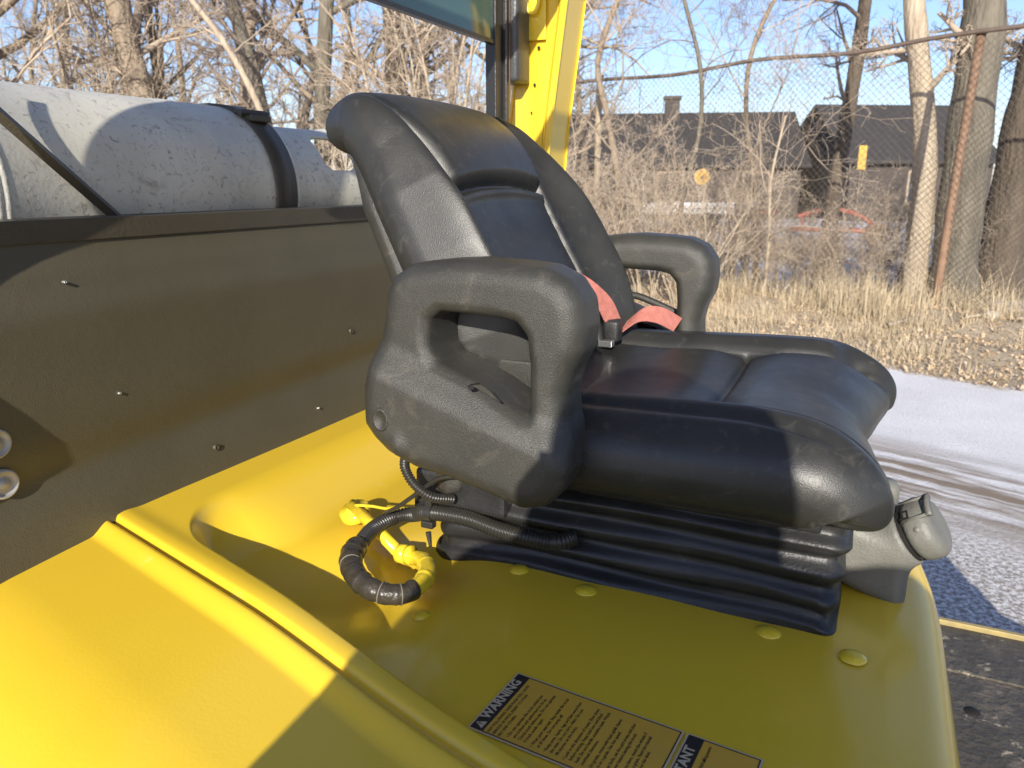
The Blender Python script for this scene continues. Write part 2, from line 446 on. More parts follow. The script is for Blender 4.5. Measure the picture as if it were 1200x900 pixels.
def tree_meshes(name, H, r0, lean=(0, 0), m=(9, 6, 5, 4), lo=0.2, ang=0.8, wig=0.09, stems=1, limb=0.45, tipr=0.0035, forky=0.0, spread=0.35, tmin=0.25):
    P0 = np.zeros((stems, 3)); D = np.zeros((stems, 3)); D[:, 2] = 1
    if stems > 1:
        th = rng.random(stems) * 6.28; D[:, 0] += spread * np.cos(th) * (0.3 + rng.random(stems)); D[:, 1] += spread * np.sin(th) * (0.3 + rng.random(stems))
        P0[:, 0] = 0.18 * np.cos(th); P0[:, 1] = 0.18 * np.sin(th)
    D[:, 0] += lean[0]; D[:, 1] += lean[1]
    Ls = H * (0.75 + 0.25 * rng.random(stems)); k = 9
    P = walk(P0, D, Ls, k, wig * 0.6, 0.04)
    rad = r0 * (1 - 0.80 * np.linspace(0, 1, k))[None] * (0.7 + 0.3 * rng.random((stems, 1))) if stems > 1 else r0 * (1 - 0.75 * np.linspace(0, 1, k))[None]
    rad = np.array(rad); rad[:, 0] *= 1.25
    P[:, 0, 2] -= 0.15
    trunk = [tubes_np(P, rad, 9 if stems == 1 else 5)]
    crown = []; L = Ls
    for lev, mm in enumerate(m):
        p, d, l, r = sprout(P, rad, mm, lo if lev == 0 else 0.15, ang, tmin, limb if lev == 0 else 0.62, 0.55 if lev == 0 else 0.6, L)
        d[:, 2] += 0.12
        k = (7, 6, 5, 4)[min(lev, 3)]
        P = walk(p, d, l, k, wig * (1.2 + 0.7 * lev), 0.03)
        r = np.maximum(r, tipr * 1.2)
        rad = r[:, None] * (1 - 0.65 * np.linspace(0, 1, k))[None]; rad = np.maximum(rad, tipr * (1.0 if lev < 3 else 0.75))
        L = l
        tb = tubes_np(P, rad, (6, 4, 3, 3)[min(lev, 3)])
        (trunk if lev == 0 and stems == 1 else crown).append(tb)
    def cat(lst, nm):
        Vs = []; Fs = []; o = 0
        for V, F in lst: Vs.append(V); Fs.append(F + o); o += len(V)
        return mesh_np(nm, np.vstack(Vs), np.vstack(Fs))
    return cat(trunk, name + '_trunk'), cat(crown, name + '_crown')
TREE_KIND = {}
def kind(key, mt, mc, **kw):
    a, b = tree_meshes(key, **kw); a.materials.append(mt); b.materials.append(mc); TREE_KIND[key] = (a, b)
kind('tall_a', M['bark_tan'], M['twig'], H=11, r0=0.17, m=(11, 6, 6, 4), lo=0.12, limb=0.5)
kind('tall_b', M['bark_brown'], M['twig'], H=12, r0=0.20, m=(11, 6, 6, 4), lo=0.10, limb=0.5, lean=(0.15, 0))
kind('tall_c', M['bark_tan'], M['twig'], H=10, r0=0.13, m=(10, 7, 5, 4), lo=0.08, limb=0.55, lean=(-0.2, 0.1), wig=0.13)
kind('tall_d', M['bark_grey'], M['twig_dark'], H=12, r0=0.16, m=(10, 6, 6, 4), lo=0.12, limb=0.45, wig=0.12)
kind('scrub_a', M['bark_pale'], M['twig'], H=5.0, r0=0.045, m=(7, 6, 5), lo=0.15, stems=8, wig=0.13, ang=0.7, limb=0.5)
kind('scrub_b', M['bark_tan'], M['twig'], H=4.0, r0=0.035, m=(7, 6, 5), lo=0.12, stems=9, wig=0.16, ang=0.8, limb=0.5, spread=0.6)
kind('shrub', M['bark_pale'], M['twig'], H=2.4, r0=0.016, m=(6, 6, 3), lo=0.12, stems=12, wig=0.15, ang=0.7, limb=0.45, spread=0.5, tipr=0.0022)
kind('shrub_b', M['bark_tan'], M['twig'], H=2.0, r0=0.013, m=(6, 6, 3), lo=0.1, stems=14, wig=0.2, ang=0.9, limb=0.5, spread=0.8, tipr=0.0022)
def where(px):
    return ('far left' if px < 60 else 'behind the near half of the tank' if px < 200 else 'behind the tank strap' if px < 330 else
            'just left of the seat back' if px < 430 else 'above the seat back' if px < 560 else 'around the yellow pillar' if px < 680 else
            'right of the yellow pillar' if px < 760 else 'under the fence rail' if px < 860 else 'before the gap between the roofs' if px < 960 else
            'left of the rusty post' if px < 1085 else 'right of the rusty post')
SEEN = {}
def uniq(label):
    return label
first_use = set()
def place_tree(key, name, x, y, rot, s, label, cat, group, parts=('trunk', 'crown')):
    e = bpy.data.objects.new(name, None); e.location = (x, y, float(ground_height(np.array(x), np.array(y))) - 0.02)
    e.rotation_euler = (0, 0, rot); e.scale = (s, s, s); link(e); tag(e, label, cat, group)
    a, b = TREE_KIND[key]
    obj(parts[0], a, None, e); obj(parts[1], b, None, e)
    return e
def wx(px, d):                       # where a line of sight at picture column px meets depth d (used only for layout)
    return (px - 600) / 931.0 * d

G_FAR = 'bare trees of the wood behind the truck'
far_lab = {'tall_a': 'tall bare tan tree in the sunlit wood behind the truck, much like its neighbours',
           'tall_b': 'bare brown tree leaning slightly in the wood behind the truck, much like its neighbours',
           'tall_c': 'slender bare tan tree with crooked limbs in the wood behind the truck',
           'tall_d': 'bare grey tree with dark twigs in the wood behind the truck, much like its neighbours'}
spots = []
for row, (d, n) in enumerate(((13, 4), (17, 5), (22, 6), (29, 7))):
    for i in range(n):
        px = -140 + (850 + 0 * row) * (i + 0.5 + 0.35 * (rng.random() - 0.5)) / n
        spots.append((px, d * (1 + 0.08 * (rng.random() - 0.5)), row))
kk = ['tall_a', 'tall_c', 'tall_b', 'tall_a', 'tall_d', 'tall_c']
for i, (px, d, row) in enumerate(spots):
    k = kk[(i * 5 + row) % 6]
    if px > 640 and d < 20: continue
    place_tree(k, 'bare_tree', wx(px, d), d, rng.random() * 6.28, 0.8 + 0.35 * rng.random(), (('near ', 'mid-distance ', 'farther ', 'farthest ')[row] + {'tall_a': 'tan bare tree', 'tall_b': 'leaning brown bare tree', 'tall_c': 'crooked slender tree', 'tall_d': 'dark-twigged grey tree'}[k] + ' of the wood, ' + where(px)), 'tree', G_FAR)
for i in range(4):
    px = -60 + 190 * i + 30 * rng.random(); d = 10.5 + 3.5 * rng.random()
    if px > 610: d += 3
    k = 'scrub_a' if i % 2 else 'scrub_b'
    place_tree(k, 'scrub_tree', wx(px, d), d, rng.random() * 6.28, 0.9 + 0.3 * rng.random(),
               ('many-stemmed bare scrub tree, ' if k == 'scrub_a' else 'low spreading bare scrub tree, ') + where(px),
               'tree', 'bare scrub trees in front of the wood')
# far screen beyond the fence on the right
for i, (px, d) in enumerate(((690, 24), (760, 48), (860, 55), (950, 50), (1030, 46), (1120, 44), (1210, 40), (1290, 36), (905, 62), (990, 60))):
    k = kk[i % 6]
    place_tree(k, 'bare_tree', wx(px, d), d, rng.random() * 6.28, 0.50 if d > 30 else 0.8, 'small bare tree on the far skyline, ' + ('beyond the long dark roof' if px < 930 and d > 54 else 'left of the houses' if px < 800 else 'beyond the gap between the roofs' if px < 1000 else 'beyond the darker right-hand house' if px < 1200 else 'at the right edge'), 'tree', 'distant bare trees beyond the fence')

# trees at the fence, each of its own shape
def own_tree(name, label, x, y, pts, r0, r1, mb, mc, m=(8, 6, 5, 4), limb=1.4, lo=0.25, sides=14, tipr=0.0035):
    """trunk through pts (metres from the foot)"""
    e = bpy.data.objects.new(name, None); e.location = (x, y, float(ground_height(np.array(x), np.array(y))) - 0.05); link(e)
    tag(e, label, 'tree')
    P = spline(pts, 26); rr = np.linspace(r0, r1, 26) * (1 + 0.06 * np.sin(np.arange(26) * 1.9)); rr[0] *= 1.35; rr[1] *= 1.15
    V, F = tubes_np(P[None], rr[None], sides)
    V = V + rng.normal(0, r0 * 0.02, V.shape)
    obj('trunk', mesh_np('trunk', V, F), mb, e)
    Pb = P[None]; rad = rr[None]; L = np.array([limb]); Vs = []; Fs = []; o = 0
    for lev, mm in enumerate(m):
        p, d, l, r = sprout(Pb, rad, mm, lo if lev == 0 else 0.15, 0.9, 0.5, 1.0 if lev == 0 else 0.65, 0.35 if lev == 0 else 0.6, L)
        r = np.clip(r, tipr, 0.06 / (1 + lev)); k = (8, 6, 5, 4)[lev]
        Pb = walk(p, d, l, k, 0.12 + 0.05 * lev, 0.02); rad = np.maximum(r[:, None] * (1 - 0.6 * np.linspace(0, 1, k))[None], tipr * 0.8); L = l
        V, F = tubes_np(Pb, rad, (6, 4, 3, 3)[lev]); Vs.append(V); Fs.append(F + o); o += len(V)
    obj('crown', mesh_np('crown', np.vstack(Vs), np.vstack(Fs)), mc, e)
    return e
own_tree('bare_tree', 'thick rough grey trunk just right of the rusty fence post', wx(1130, 10.4), 10.4,
         [(0.05, 0, 0), (0.0, 0, 1.2), (-0.03, 0, 2.4), (-0.05, 0, 3.6), (-0.12, 0, 4.6), (-0.1, 0, 8)], 0.29, 0.2, M['bark_grey'], M['twig'], lo=0.3)
own_tree('bare_tree', 'large grey trunk cut by the right edge of the photo, behind the fence', wx(1186, 10.8), 10.8,
         [(0.0, 0, 0), (0.02, 0, 1.2), (0.06, 0, 2.4), (0.2, 0, 4), (0.4, 0, 8)], 0.30, 0.22, M['bark_brown'], M['twig'], lo=0.3)
own_tree('bare_tree', 'leaning pale forked tree just left of the rusty fence post', wx(1084, 10.6), 10.6,
         [(0.02, 0, 0), (0.0, 0, 1.2), (-0.05, 0, 2.0), (-0.22, 0, 2.9), (-0.48, 0, 4.1), (-0.8, 0, 6.5)], 0.17, 0.1, M['bark_pale'], M['twig'], m=(9, 6, 5, 4), lo=0.3)
own_tree('bare_tree', 'slim dark tree standing behind the chain-link fence, between the roofs', wx(975, 13.5), 13.5,
         [(0.0, 0, 0), (0.05, 0, 1.5), (0.13, 0, 2.6), (0.22, 0, 4.0), (0.28, 0, 6.5), (0.3, 0, 9)], 0.155, 0.05, M['bark_brown'], M['twig_dark'], m=(10, 6, 5, 4), limb=1.6, lo=0.2)
own_tree('bare_tree', 'twisted bare tree spreading its limbs over the left end of the fence rail', wx(735, 12.2), 12.2,
         [(0.0, 0, 0), (-0.1, 0, 1.4), (-0.35, 0, 2.6), (-0.5, 0, 3.3), (-0.2, 0, 4.2), (0.3, 0, 5)], 0.06, 0.035, M['bark_tan'], M['twig'], m=(10, 7, 6, 4), limb=2.6, lo=0.35)
own_tree('bare_tree', 'dead pale tree with a long bent limb behind the gas tank', wx(318, 9.8), 9.8,
         [(0.1, 0, 0), (0.1, 0, 1.8), (-0.1, 0, 2.6), (-0.45, 0, 3.3), (-0.9, 0, 3.9), (-1.4, 0, 4.6)], 0.05, 0.03, M['bark_pale'], M['twig'], m=(8, 6, 5, 3), limb=1.6, lo=0.3)
own_tree('bare_tree', 'dark trunk leaning into the top left corner behind the tank', wx(5, 11), 11,
         [(-0.3, 0, 0), (-0.12, 0, 1.8), (0.0, 0, 3.2), (0.12, 0, 4.6), (0.2, 0, 8)], 0.14, 0.1, M['bark_brown'], M['twig'], m=(9, 7, 5, 4), limb=2.0, lo=0.2)
own_tree('bare_tree', 'stout brown trunk leaning right behind the middle of the gas tank', wx(185, 12.5), 12.5,
         [(0.4, 0, 0), (0.2, 0, 1.8), (-0.1, 0, 3.0), (-0.3, 0, 4.4), (-0.5, 0, 8)], 0.21, 0.13, M['bark_tan'], M['twig'], m=(9, 7, 5, 4), limb=2.2, lo=0.2)
own_tree('bare_tree', 'dark trunk curving up from behind the black tank strap', wx(315, 12.0), 12.0,
         [(0.3, 0, 0), (0.1, 0, 1.8), (-0.1, 0, 3.2), (-0.4, 0, 4.6), (-0.8, 0, 8)], 0.12, 0.08, M['bark_grey'], M['twig_dark'], m=(9, 7, 5, 4), limb=2.0, lo=0.2)
own_tree('bare_tree', 'straight brown trunk seen over the top of the seat back', wx(468, 13.0), 13.0,
         [(0.0, 0, 0), (0.03, 0, 2.5), (0.0, 0, 4.4), (0.1, 0, 8)], 0.19, 0.14, M['bark_brown'], M['twig'], m=(9, 7, 5, 4), limb=2.0, lo=0.2)

own_tree('bare_tree', 'thin tree arching its fine branches across the blue sky above the fence rail', wx(880, 12.0), 12.0,
         [(0.2, 0, 0), (0.1, 0, 1.4), (-0.15, 0, 2.6), (-0.1, 0, 3.6), (0.4, 0, 4.6), (1.0, 0, 5.4)], 0.045, 0.025, M['bark_tan'], M['twig'], m=(9, 6, 5, 3), limb=3.2, lo=0.3, tipr=0.003)
own_tree('bare_tree', 'crooked sapling with dark wandering limbs between the fence posts', wx(800, 11.6), 11.6,
         [(-0.1, 0, 0), (0.0, 0, 1.3), (0.2, 0, 2.3), (0.15, 0, 3.2), (-0.2, 0, 4.4), (-0.1, 0, 5.6)], 0.04, 0.02, M['bark_grey'], M['twig_dark'], m=(9, 6, 4, 3), limb=3.0, lo=0.35, tipr=0.003)
0 and own_tree('bare_tree', 'small pale tree with twigs crossing in front of the large trunks', wx(1095, 8.9), 8.9,
         [(0.0, 0, 0), (0.08, 0, 0.9), (0.0, 0, 1.9), (0.15, 0, 3.0), (0.1, 0, 4.2)], 0.028, 0.012, M['bark_pale'], M['twig'], m=(10, 7, 6, 4), limb=2.4, lo=0.3, tipr=0.0028)
own_tree('bare_tree', 'pale sapling forking low in the brush below the long dark roof', wx(905, 10.4), 10.4,
         [(0.0, 0, 0), (0.02, 0, 0.8), (-0.02, 0, 1.6), (0.1, 0, 2.4)], 0.032, 0.012, M['bark_pale'], M['twig'], m=(9, 5, 4, 3), limb=2.6, lo=0.25, tipr=0.0028)
# brush along the fence: each shrub a thing
brush = [(120, 11.5), (380, 11.0), (600, 11.5),
         (1003, 10.0), (815, 9.9), (720, 10.9), (975, 11.6), (1040, 11.0), (885, 11.6), (1150, 12.8), (735, 11.8), (765, 10.6), (800, 12.4), (835, 11.2), (870, 13.0), (905, 10.6), (930, 12.2), (960, 10.8),
         (1010, 12.5), (1060, 11.4), (1130, 11.0), (1180, 12.4), (1230, 11.0), (700, 10.4), (670, 12.6), (850, 15.5), (760, 16.5), (940, 16.0), (1040, 15.5)]
for i, (px, d) in enumerate(brush):
    k = 'shrub' if i % 3 else 'shrub_b'
    s = (0.95 if px < 650 else 0.85) * (0.85 + 0.3 * rng.random())
    if px < 650: s *= 1.7
    if 900 < px: s *= 0.75
    place_tree(k, 'bare_shrub', wx(px, d), d, rng.random() * 6.28, s,
               ('front ' if d < 10.7 else 'middle ' if d < 12 else 'rear ') + ('bare upright shrub of many stems, ' if k == 'shrub' else 'low arching bare shrub, ') + where(px),
               'shrub', 'bare shrubs in the brush', ('stems', 'twigs'))

# ================================================================ DRY GRASS AND LEAVES
def grass():
    def patch(n, n0, n1, t0, t1, h0, h1, w):
        nn = n0 + (n1 - n0) * rng.random(n); t = t0 + (t1 - t0) * rng.random(n)
        cl = np.sin(t * 3.1 + nn * 2.0) + np.sin(t * 7.3 - nn * 4.1) + np.sin(t * 1.3) + rng.normal(0, 0.5, n)
        keep = cl > 0.1; nn = nn[keep]; t = t[keep]; cl = cl[keep]; m = len(nn)
        x = (nn + t) / 1.41421; y = (nn - t) / 1.41421
        h = (h0 + (h1 - h0) * rng.random(m)) * (0.6 + 0.35 * np.clip(cl + 0.6, 0, 2))
        a = rng.random(m) * 6.28; l = rng.random(m) ** 1.5 * 1.7 * h; h = h * np.where(l > h, 0.5, 1.0); b = rng.random(m) * 6.28
        z = ground_height(x, y) - 0.01
        base = np.stack([x, y, z], 1); wv = np.stack([np.cos(b), np.sin(b), 0 * b], 1) * w
        tip = base + np.stack([np.cos(a) * l, np.sin(a) * l, h], 1); mid = base + np.stack([np.cos(a) * l * 0.3, np.sin(a) * l * 0.3, h * 0.55], 1)
        V = np.stack([base - wv, base + wv, mid + wv * 0.8, mid - wv * 0.8, tip], 1)
        return V.reshape(-1, 3), m
    for nm, args, lab in (
            ('dry_grass', [(20000, 7.2, 9.4, -6, 3.5, 0.04, 0.16, 0.003), (17000, 8.8, 11.0, -8, 3.0, 0.10, 0.45, 0.0032), (12000, 10.5, 19, -14, 4, 0.15, 0.6, 0.005)],
             'dry straw coloured grass and weeds along the foot of the fence'),):
        Vs = []; c = 0
        for a in args:
            v, m_ = patch(*a); Vs.append(v); c += m_
        i = np.arange(c) * 5
        F = [] ; T = np.concatenate([np.stack([i, i + 1, i + 2], 1), np.stack([i, i + 2, i + 3], 1), np.stack([i + 3, i + 2, i + 4], 1)])
        o = obj(nm, mesh_np(nm, np.vstack(Vs), T, False), M['straw']); tag(o, lab, 'grass', kind='stuff')
    # fallen leaves: small bent quads
    n = 20000
    nn = 7.0 + 3.2 * rng.random(n) ** 1.2; t = -6.5 + 10 * rng.random(n); x = (nn + t) / 1.41421; y = (nn - t) / 1.41421
    z = ground_height(x, y) + 0.006 + 0.02 * rng.random(n); a = rng.random(n) * 6.28; s = 0.008 + 0.017 * rng.random(n) ** 1.5
    u = np.stack([np.cos(a) * s, np.sin(a) * s, rng.normal(0, 0.5, n) * s], 1); v = np.stack([-np.sin(a) * s * .7, np.cos(a) * s * .7, rng.normal(0, 0.5, n) * s], 1)
    c = np.stack([x, y, z], 1)
    V = np.stack([c - u, c - v * 0.8, c + u, c + v * 0.8 + np.array([0, 0, 0.008])], 1).reshape(-1, 3)
    F = np.arange(n * 4).reshape(-1, 4)
    ml = mat('dead_leaf', (0.62, 0.48, 0.31), 0.8, var=(0.36, 0.25, 0.15), vscale=30)
    tag(obj('fallen_leaves', mesh_np('fallen_leaves', V, F, False), ml), 'brown fallen leaves littering the bank beyond the snowy road', 'leaves', kind='stuff')
grass()

# a few stones and fallen sticks by the post
def rock(name, label, x, y, s, m, seed):
    rg = np.random.default_rng(seed)
    X, Y, Z, o = vol(-1.3, 1.31, -1.3, 1.31, -1.3, 1.31, 0.13)
    d = np.sqrt(X ** 2 + (Y * 1.2) ** 2 + (Z * 1.5) ** 2) - 1
    for k in range(9):
        v = rg.normal(size=3); v /= np.linalg.norm(v); d = np.maximum(d, X * v[0] + Y * v[1] + Z * v[2] - 0.62 - 0.2 * rg.random())
    V, F = surface_nets(d, o, 0.13)
    ob = obj(name, mesh_np(name, V * s, F), m, None, (x, y, float(ground_height(np.array(x), np.array(y))) + s * 0.35)); tag(ob, label, 'stone')
mst = mat('pale_stone', (0.55, 0.50, 0.38), 0.8, var=(0.42, 0.37, 0.28), vscale=10, bump=0.5, bscale=30)
rock('stone', 'pale angular stone lying in leaf litter at the right edge', wx(1186, 8.3), 8.3, 0.085, mst, 1)
rock('stone', 'small pale round stone just right of the fence post foot', wx(1102, 8.05), 8.05, 0.04, mst, 2)
def stick(label, x, y, L, ang, r):
    P = walk(np.zeros((1, 3)), np.array([[math.cos(ang), math.sin(ang), 0.03]]), np.array([L]), 8, 0.05, 0.0)
    P[..., 2] = P[..., 2] * 0.3 + 0.03
    V, F = tubes_np(P, (r * (1 - 0.6 * np.linspace(0, 1, 8)))[None], 6)
    ob = obj('fallen_branch', mesh_np('fallen_branch', V, F), M['bark_pale'], None, (x, y, float(ground_height(np.array(x), np.array(y))) + 0.03)); tag(ob, label, 'branch')
stick('fallen pale branch resting against the leaf bank by the right fence post', 4.9, 8.25, 1.6, 0.35, 0.022)
stick('short fallen branch lying low beside the pale stone', 5.3, 8.0, 0.9, -0.1, 0.02)
stick('thin fallen branch in straw grass left of the post', 4.0, 8.1, 1.1, 0.7, 0.028)

# ================================================================ FENCE  (runs along x + y = 14.3)
def fence_pt(t, z):                    # t metres along the fence from its left post
    return np.array([1.38 + t * 0.70711, 12.92 - t * 0.70711, z])
def build_fence():
    e = bpy.data.objects.new('chain_link_fence', None); e.location = (1.38, 12.92, 0); link(e)
    tag(e, 'tall rusty chain-link fence with a sagging top rail along the far bank', 'fence')
    O = np.array([1.38, 12.92, 0])
    H = 3.2; L0, L1 = -1.5, 11.5
    def strand(a, b, r):
        return a, b, r
    P = []; Rr = []
    pitch = 0.085                       # diamond width; wires zigzag round each other
    def bulge(t, z): return 0.05 * math.sin(t * 1.1) * math.sin(z * 0.95)
    zs = np.linspace(0.06, H - 0.03, 14)
    for s in (-1, 1):
        a = L0 - (H if s > 0 else 0)
        while a < L1 + (H if s < 0 else 0):
            q = []
            for z in zs:
                t = a + s * z
                q.append((t, z))
            P.append(q); a += pitch
    pts = []
    for q in P:
        q = [(t, z) for t, z in q if L0 <= t <= L1]
        if len(q) < 2: continue
        t0, z0 = q[0]; t1, z1 = q[-1]
        for k in range(14):
            u = k / 13; t = t0 + (t1 - t0) * u; z = z0 + (z1 - z0) * u
            p = fence_pt(t, z) - O; n = bulge(t, z)
            pts.append(p + np.array([0.7071, 0.7071, 0]) * n)
    pts = np.array(pts).reshape(-1, 14, 3)
    V, F = tubes_np(pts, np.full(pts.shape[:2], 0.0027), 3)
    o = obj('wire_mesh', mesh_np('wire_mesh', V, F), M['fence'], e); o['kind'] = 'stuff'
    def post(t, h, r, m, lean=0.0):
        p = fence_pt(t, 0) - O
        P = spline([p + np.array([0, 0, -0.2]), p + np.array([lean * 0.4, 0, h * 0.5]), p + np.array([lean, 0, h])], 10)
        V, F = tube(P, r, 12); obj('post', mesh_np('post', V, F), m, e)
        V, F = lathe([(r, 0), (r * 1.25, 0.005), (r * 1.25, 0.03), (r * 0.7, 0.055), (0, 0.065)], tuple(P[-1]), (0, 0, 1), 12)
        obj('post_cap', mesh_np('post_cap', V, F), m, e)
    post(0, 3.22, 0.05, M['bark_pale'])
    post(5.25, 3.2, 0.05, M['rust'], 0.10)
    post(8.2, 3.1, 0.03, M['rail'])
    rp = spline([fence_pt(-1.5, 3.17) - O, fence_pt(0, 3.18) - O, fence_pt(1.4, 3.13) - O, fence_pt(2.7, 3.2) - O, fence_pt(4, 3.15) - O, fence_pt(5.25, 3.22) - O, fence_pt(8.2, 3.2) - O, fence_pt(11.5, 3.2) - O], 60)
    V, F = tube(rp, 0.026, 8); obj('top_rail', mesh_np('top_rail', V, F), M['rail'], e)
build_fence()

# ================================================================ BUILDINGS FAR BEYOND
M['roof'] = mat('dark_shingle', (0.055, 0.048, 0.043), 0.85, var=(0.035, 0.032, 0.03), vscale=4, bump=0.4, bscale=30)
M['wall_dark'] = mat('dark_siding', (0.085, 0.068, 0.055), 0.8, var=(0.05, 0.042, 0.036), vscale=2, bump=0.2, bscale=12)
M['wall_tan'] = mat('tan_siding', (0.34, 0.27, 0.20), 0.8, var=(0.28, 0.22, 0.16), vscale=2)
M['white'] = mat('white_trim', (0.72, 0.71, 0.68), 0.6)
M['pane'] = mat('window_pane', (0.03, 0.035, 0.04), 0.1)
M['orange'] = mat('amber_lens', (0.58, 0.34, 0.06), 0.5)
M['red'] = mat('faded_red_steel', (0.42, 0.09, 0.05), 0.6, var=(0.30, 0.08, 0.05), vscale=4)
def house(label, cx, cy, rot, w, d, h, rh, chim, mw):
    e = bpy.data.objects.new('house', None); e.location = (cx, cy, 0); e.rotation_euler = (0, 0, rot); link(e); tag(e, label, 'house')
    V = [(-w/2, -d/2, -0.3), (w/2, -d/2, -0.3), (w/2, d/2, -0.3), (-w/2, d/2, -0.3), (-w/2, -d/2, h), (w/2, -d/2, h), (w/2, d/2, h), (-w/2, d/2, h), (-w/2, 0, h + rh), (w/2, 0, h + rh)]
    F = [(0, 1, 5, 4), (1, 2, 6, 9, 5), (2, 3, 7, 6), (3, 0, 4, 8, 7), (0, 3, 2, 1)]
    obj('wall', mesh_np('wall', V, F, False), mw, e)
    o = 0.35; t = 0.14; s = rh / (d / 2)
    a = [(-w/2 - o, -d/2 - o, h - o * s), (w/2 + o, -d/2 - o, h - o * s), (w/2 + o * .6, 0, h + rh), (-w/2 - o * .6, 0, h + rh), (w/2 + o, d/2 + o, h - o * s), (-w/2 - o, d/2 + o, h - o * s)]
    V = [(x, y, z + 0.03) for x, y, z in a] + [(x, y, z + 0.03 + t) for x, y, z in a]
    F = [(0, 1, 2, 3), (3, 2, 4, 5), (6, 9, 8, 7), (9, 11, 10, 8), (0, 6, 7, 1), (4, 10, 11, 5), (1, 7, 8, 2), (2, 8, 10, 4), (0, 3, 9, 6), (3, 5, 11, 9)]
    rf = obj('roof', mesh_np('roof', V, F, False), M['roof'], e)
    for (x, y) in chim:
        V, F = joined([box(x - .35, x + .35, y - .3, y + .3, h + rh * 0.4, h + rh + 0.75), box(x - .42, x + .42, y - .37, y + .37, h + rh + 0.75, h + rh + 0.9)])
        sub('chimney', mesh_np('chimney', V, F, False), M['wall_dark'], rf)
    n = int(w // 3.2)
    for i in range(n):
        x = -w/2 + (i + 0.5) * w / n
        V, F = joined([box(x - .62, x - .52, -d/2 - .06, -d/2 - .003, 0.75, 2.15), box(x + .52, x + .62, -d/2 - .06, -d/2 - .003, 0.75, 2.15),
                       box(x - .52, x + .52, -d/2 - .06, -d/2 - .003, 2.05, 2.15), box(x - .52, x + .52, -d/2 - .08, -d/2 - .003, 0.75, 0.86)])
        wf = obj('window', mesh_np('window', V, F, False), M['wall_tan'], e)
        V, F = box(x - .52, x + .52, -d/2 - .03, -d/2 - .004, 0.86, 2.05)
        sub('pane', mesh_np('pane', V, F, False), M['pane'], wf)
    return e
house('long low house with a dark gabled roof and square chimney, left beyond the fence', wx(795, 37) , 40, R_(-8), 11.5, 7, 2.5, 2.3, [(0.1, -0.3)], M['wall_dark'])
house('dark house beyond the fence, partly behind the leaning trunk', wx(1065, 34), 37, R_(4), 6.2, 7, 2.6, 2.3, [], M['wall_dark'])
# white and amber things in the yard beyond
def yard(name, label, cat, parts, loc, rot=0.0):
    e = bpy.data.objects.new(name, None); e.location = loc; e.rotation_euler = (0, 0, rot); link(e); tag(e, label, cat)
    for nm, (V, F), m in parts: obj(nm, mesh_np(nm, V, F, False), m, e)
def wheel_at(x, y, z, r): return tube([(x, y - 0.11, z), (x, y + 0.11, z)], r, 16)
yard('utility_trailer', 'low white flatbed trailer parked beyond the fence near the long house', 'trailer',
     [('bed', box(-1.9, 1.9, -0.8, 0.8, 0.62, 0.80, 0.03), M['white']), ('side_rail', box(-1.9, 1.9, -0.86, -0.82, 0.80, 1.0, 0.01), M['white']),
      ('wheel', wheel_at(-0.5, -0.85, 0.33, 0.33), M['black_metal']), ('wheel', wheel_at(0.4, -0.85, 0.33, 0.33), M['black_metal']), ('drawbar', box(1.9, 3.1, -0.06, 0.06, 0.6, 0.7, 0.01), M['red'])], (wx(810, 27), 27, 0), 0.1)
yard('yellow_sign', 'rounded amber sign on a post beyond the brush, below the long roof', 'sign',
     [('panel', tube([(0, -0.02, 1.84), (0, 0.02, 1.84)], 0.28, 24), M['orange']), ('post', box(-0.03, 0.03, 0.025, 0.08, 0, 1.9), M['rail'])], (wx(822, 28.5), 28.5, 0))
yard('yellow_sign', 'narrow yellow marker on a post beside the slim dark tree', 'sign',
     [('panel', box(-0.13, 0.13, -0.02, 0.02, 2.05, 2.8, 0.01), M['orange']), ('post', box(-0.03, 0.03, 0.025, 0.08, 0, 2.6), M['rail'])], (wx(1007, 26), 26, 0))
yard('farm_implement', 'faded red steel implement lying in the snow beyond the fence', 'machinery',
     [('frame', tube(spline([(-1.4, 0, 0.75), (-0.6, 0, 0.95), (0.2, 0, 0.80), (0.9, 0, 0.35)], 12), 0.06, 8), M['red']),
      ('beam', tube([(-1.6, 0.1, 0.42), (0.9, 0.1, 0.36)], 0.06, 8), M['red']), ('wheel', wheel_at(0.75, 0.0, 0.3, 0.3), M['rust']),
      ('brace', tube([(-1.3, -0.05, 0.40), (-1.25, -0.03, 0.78)], 0.04, 8), M['red'])], (wx(1000, 21), 21, 0))

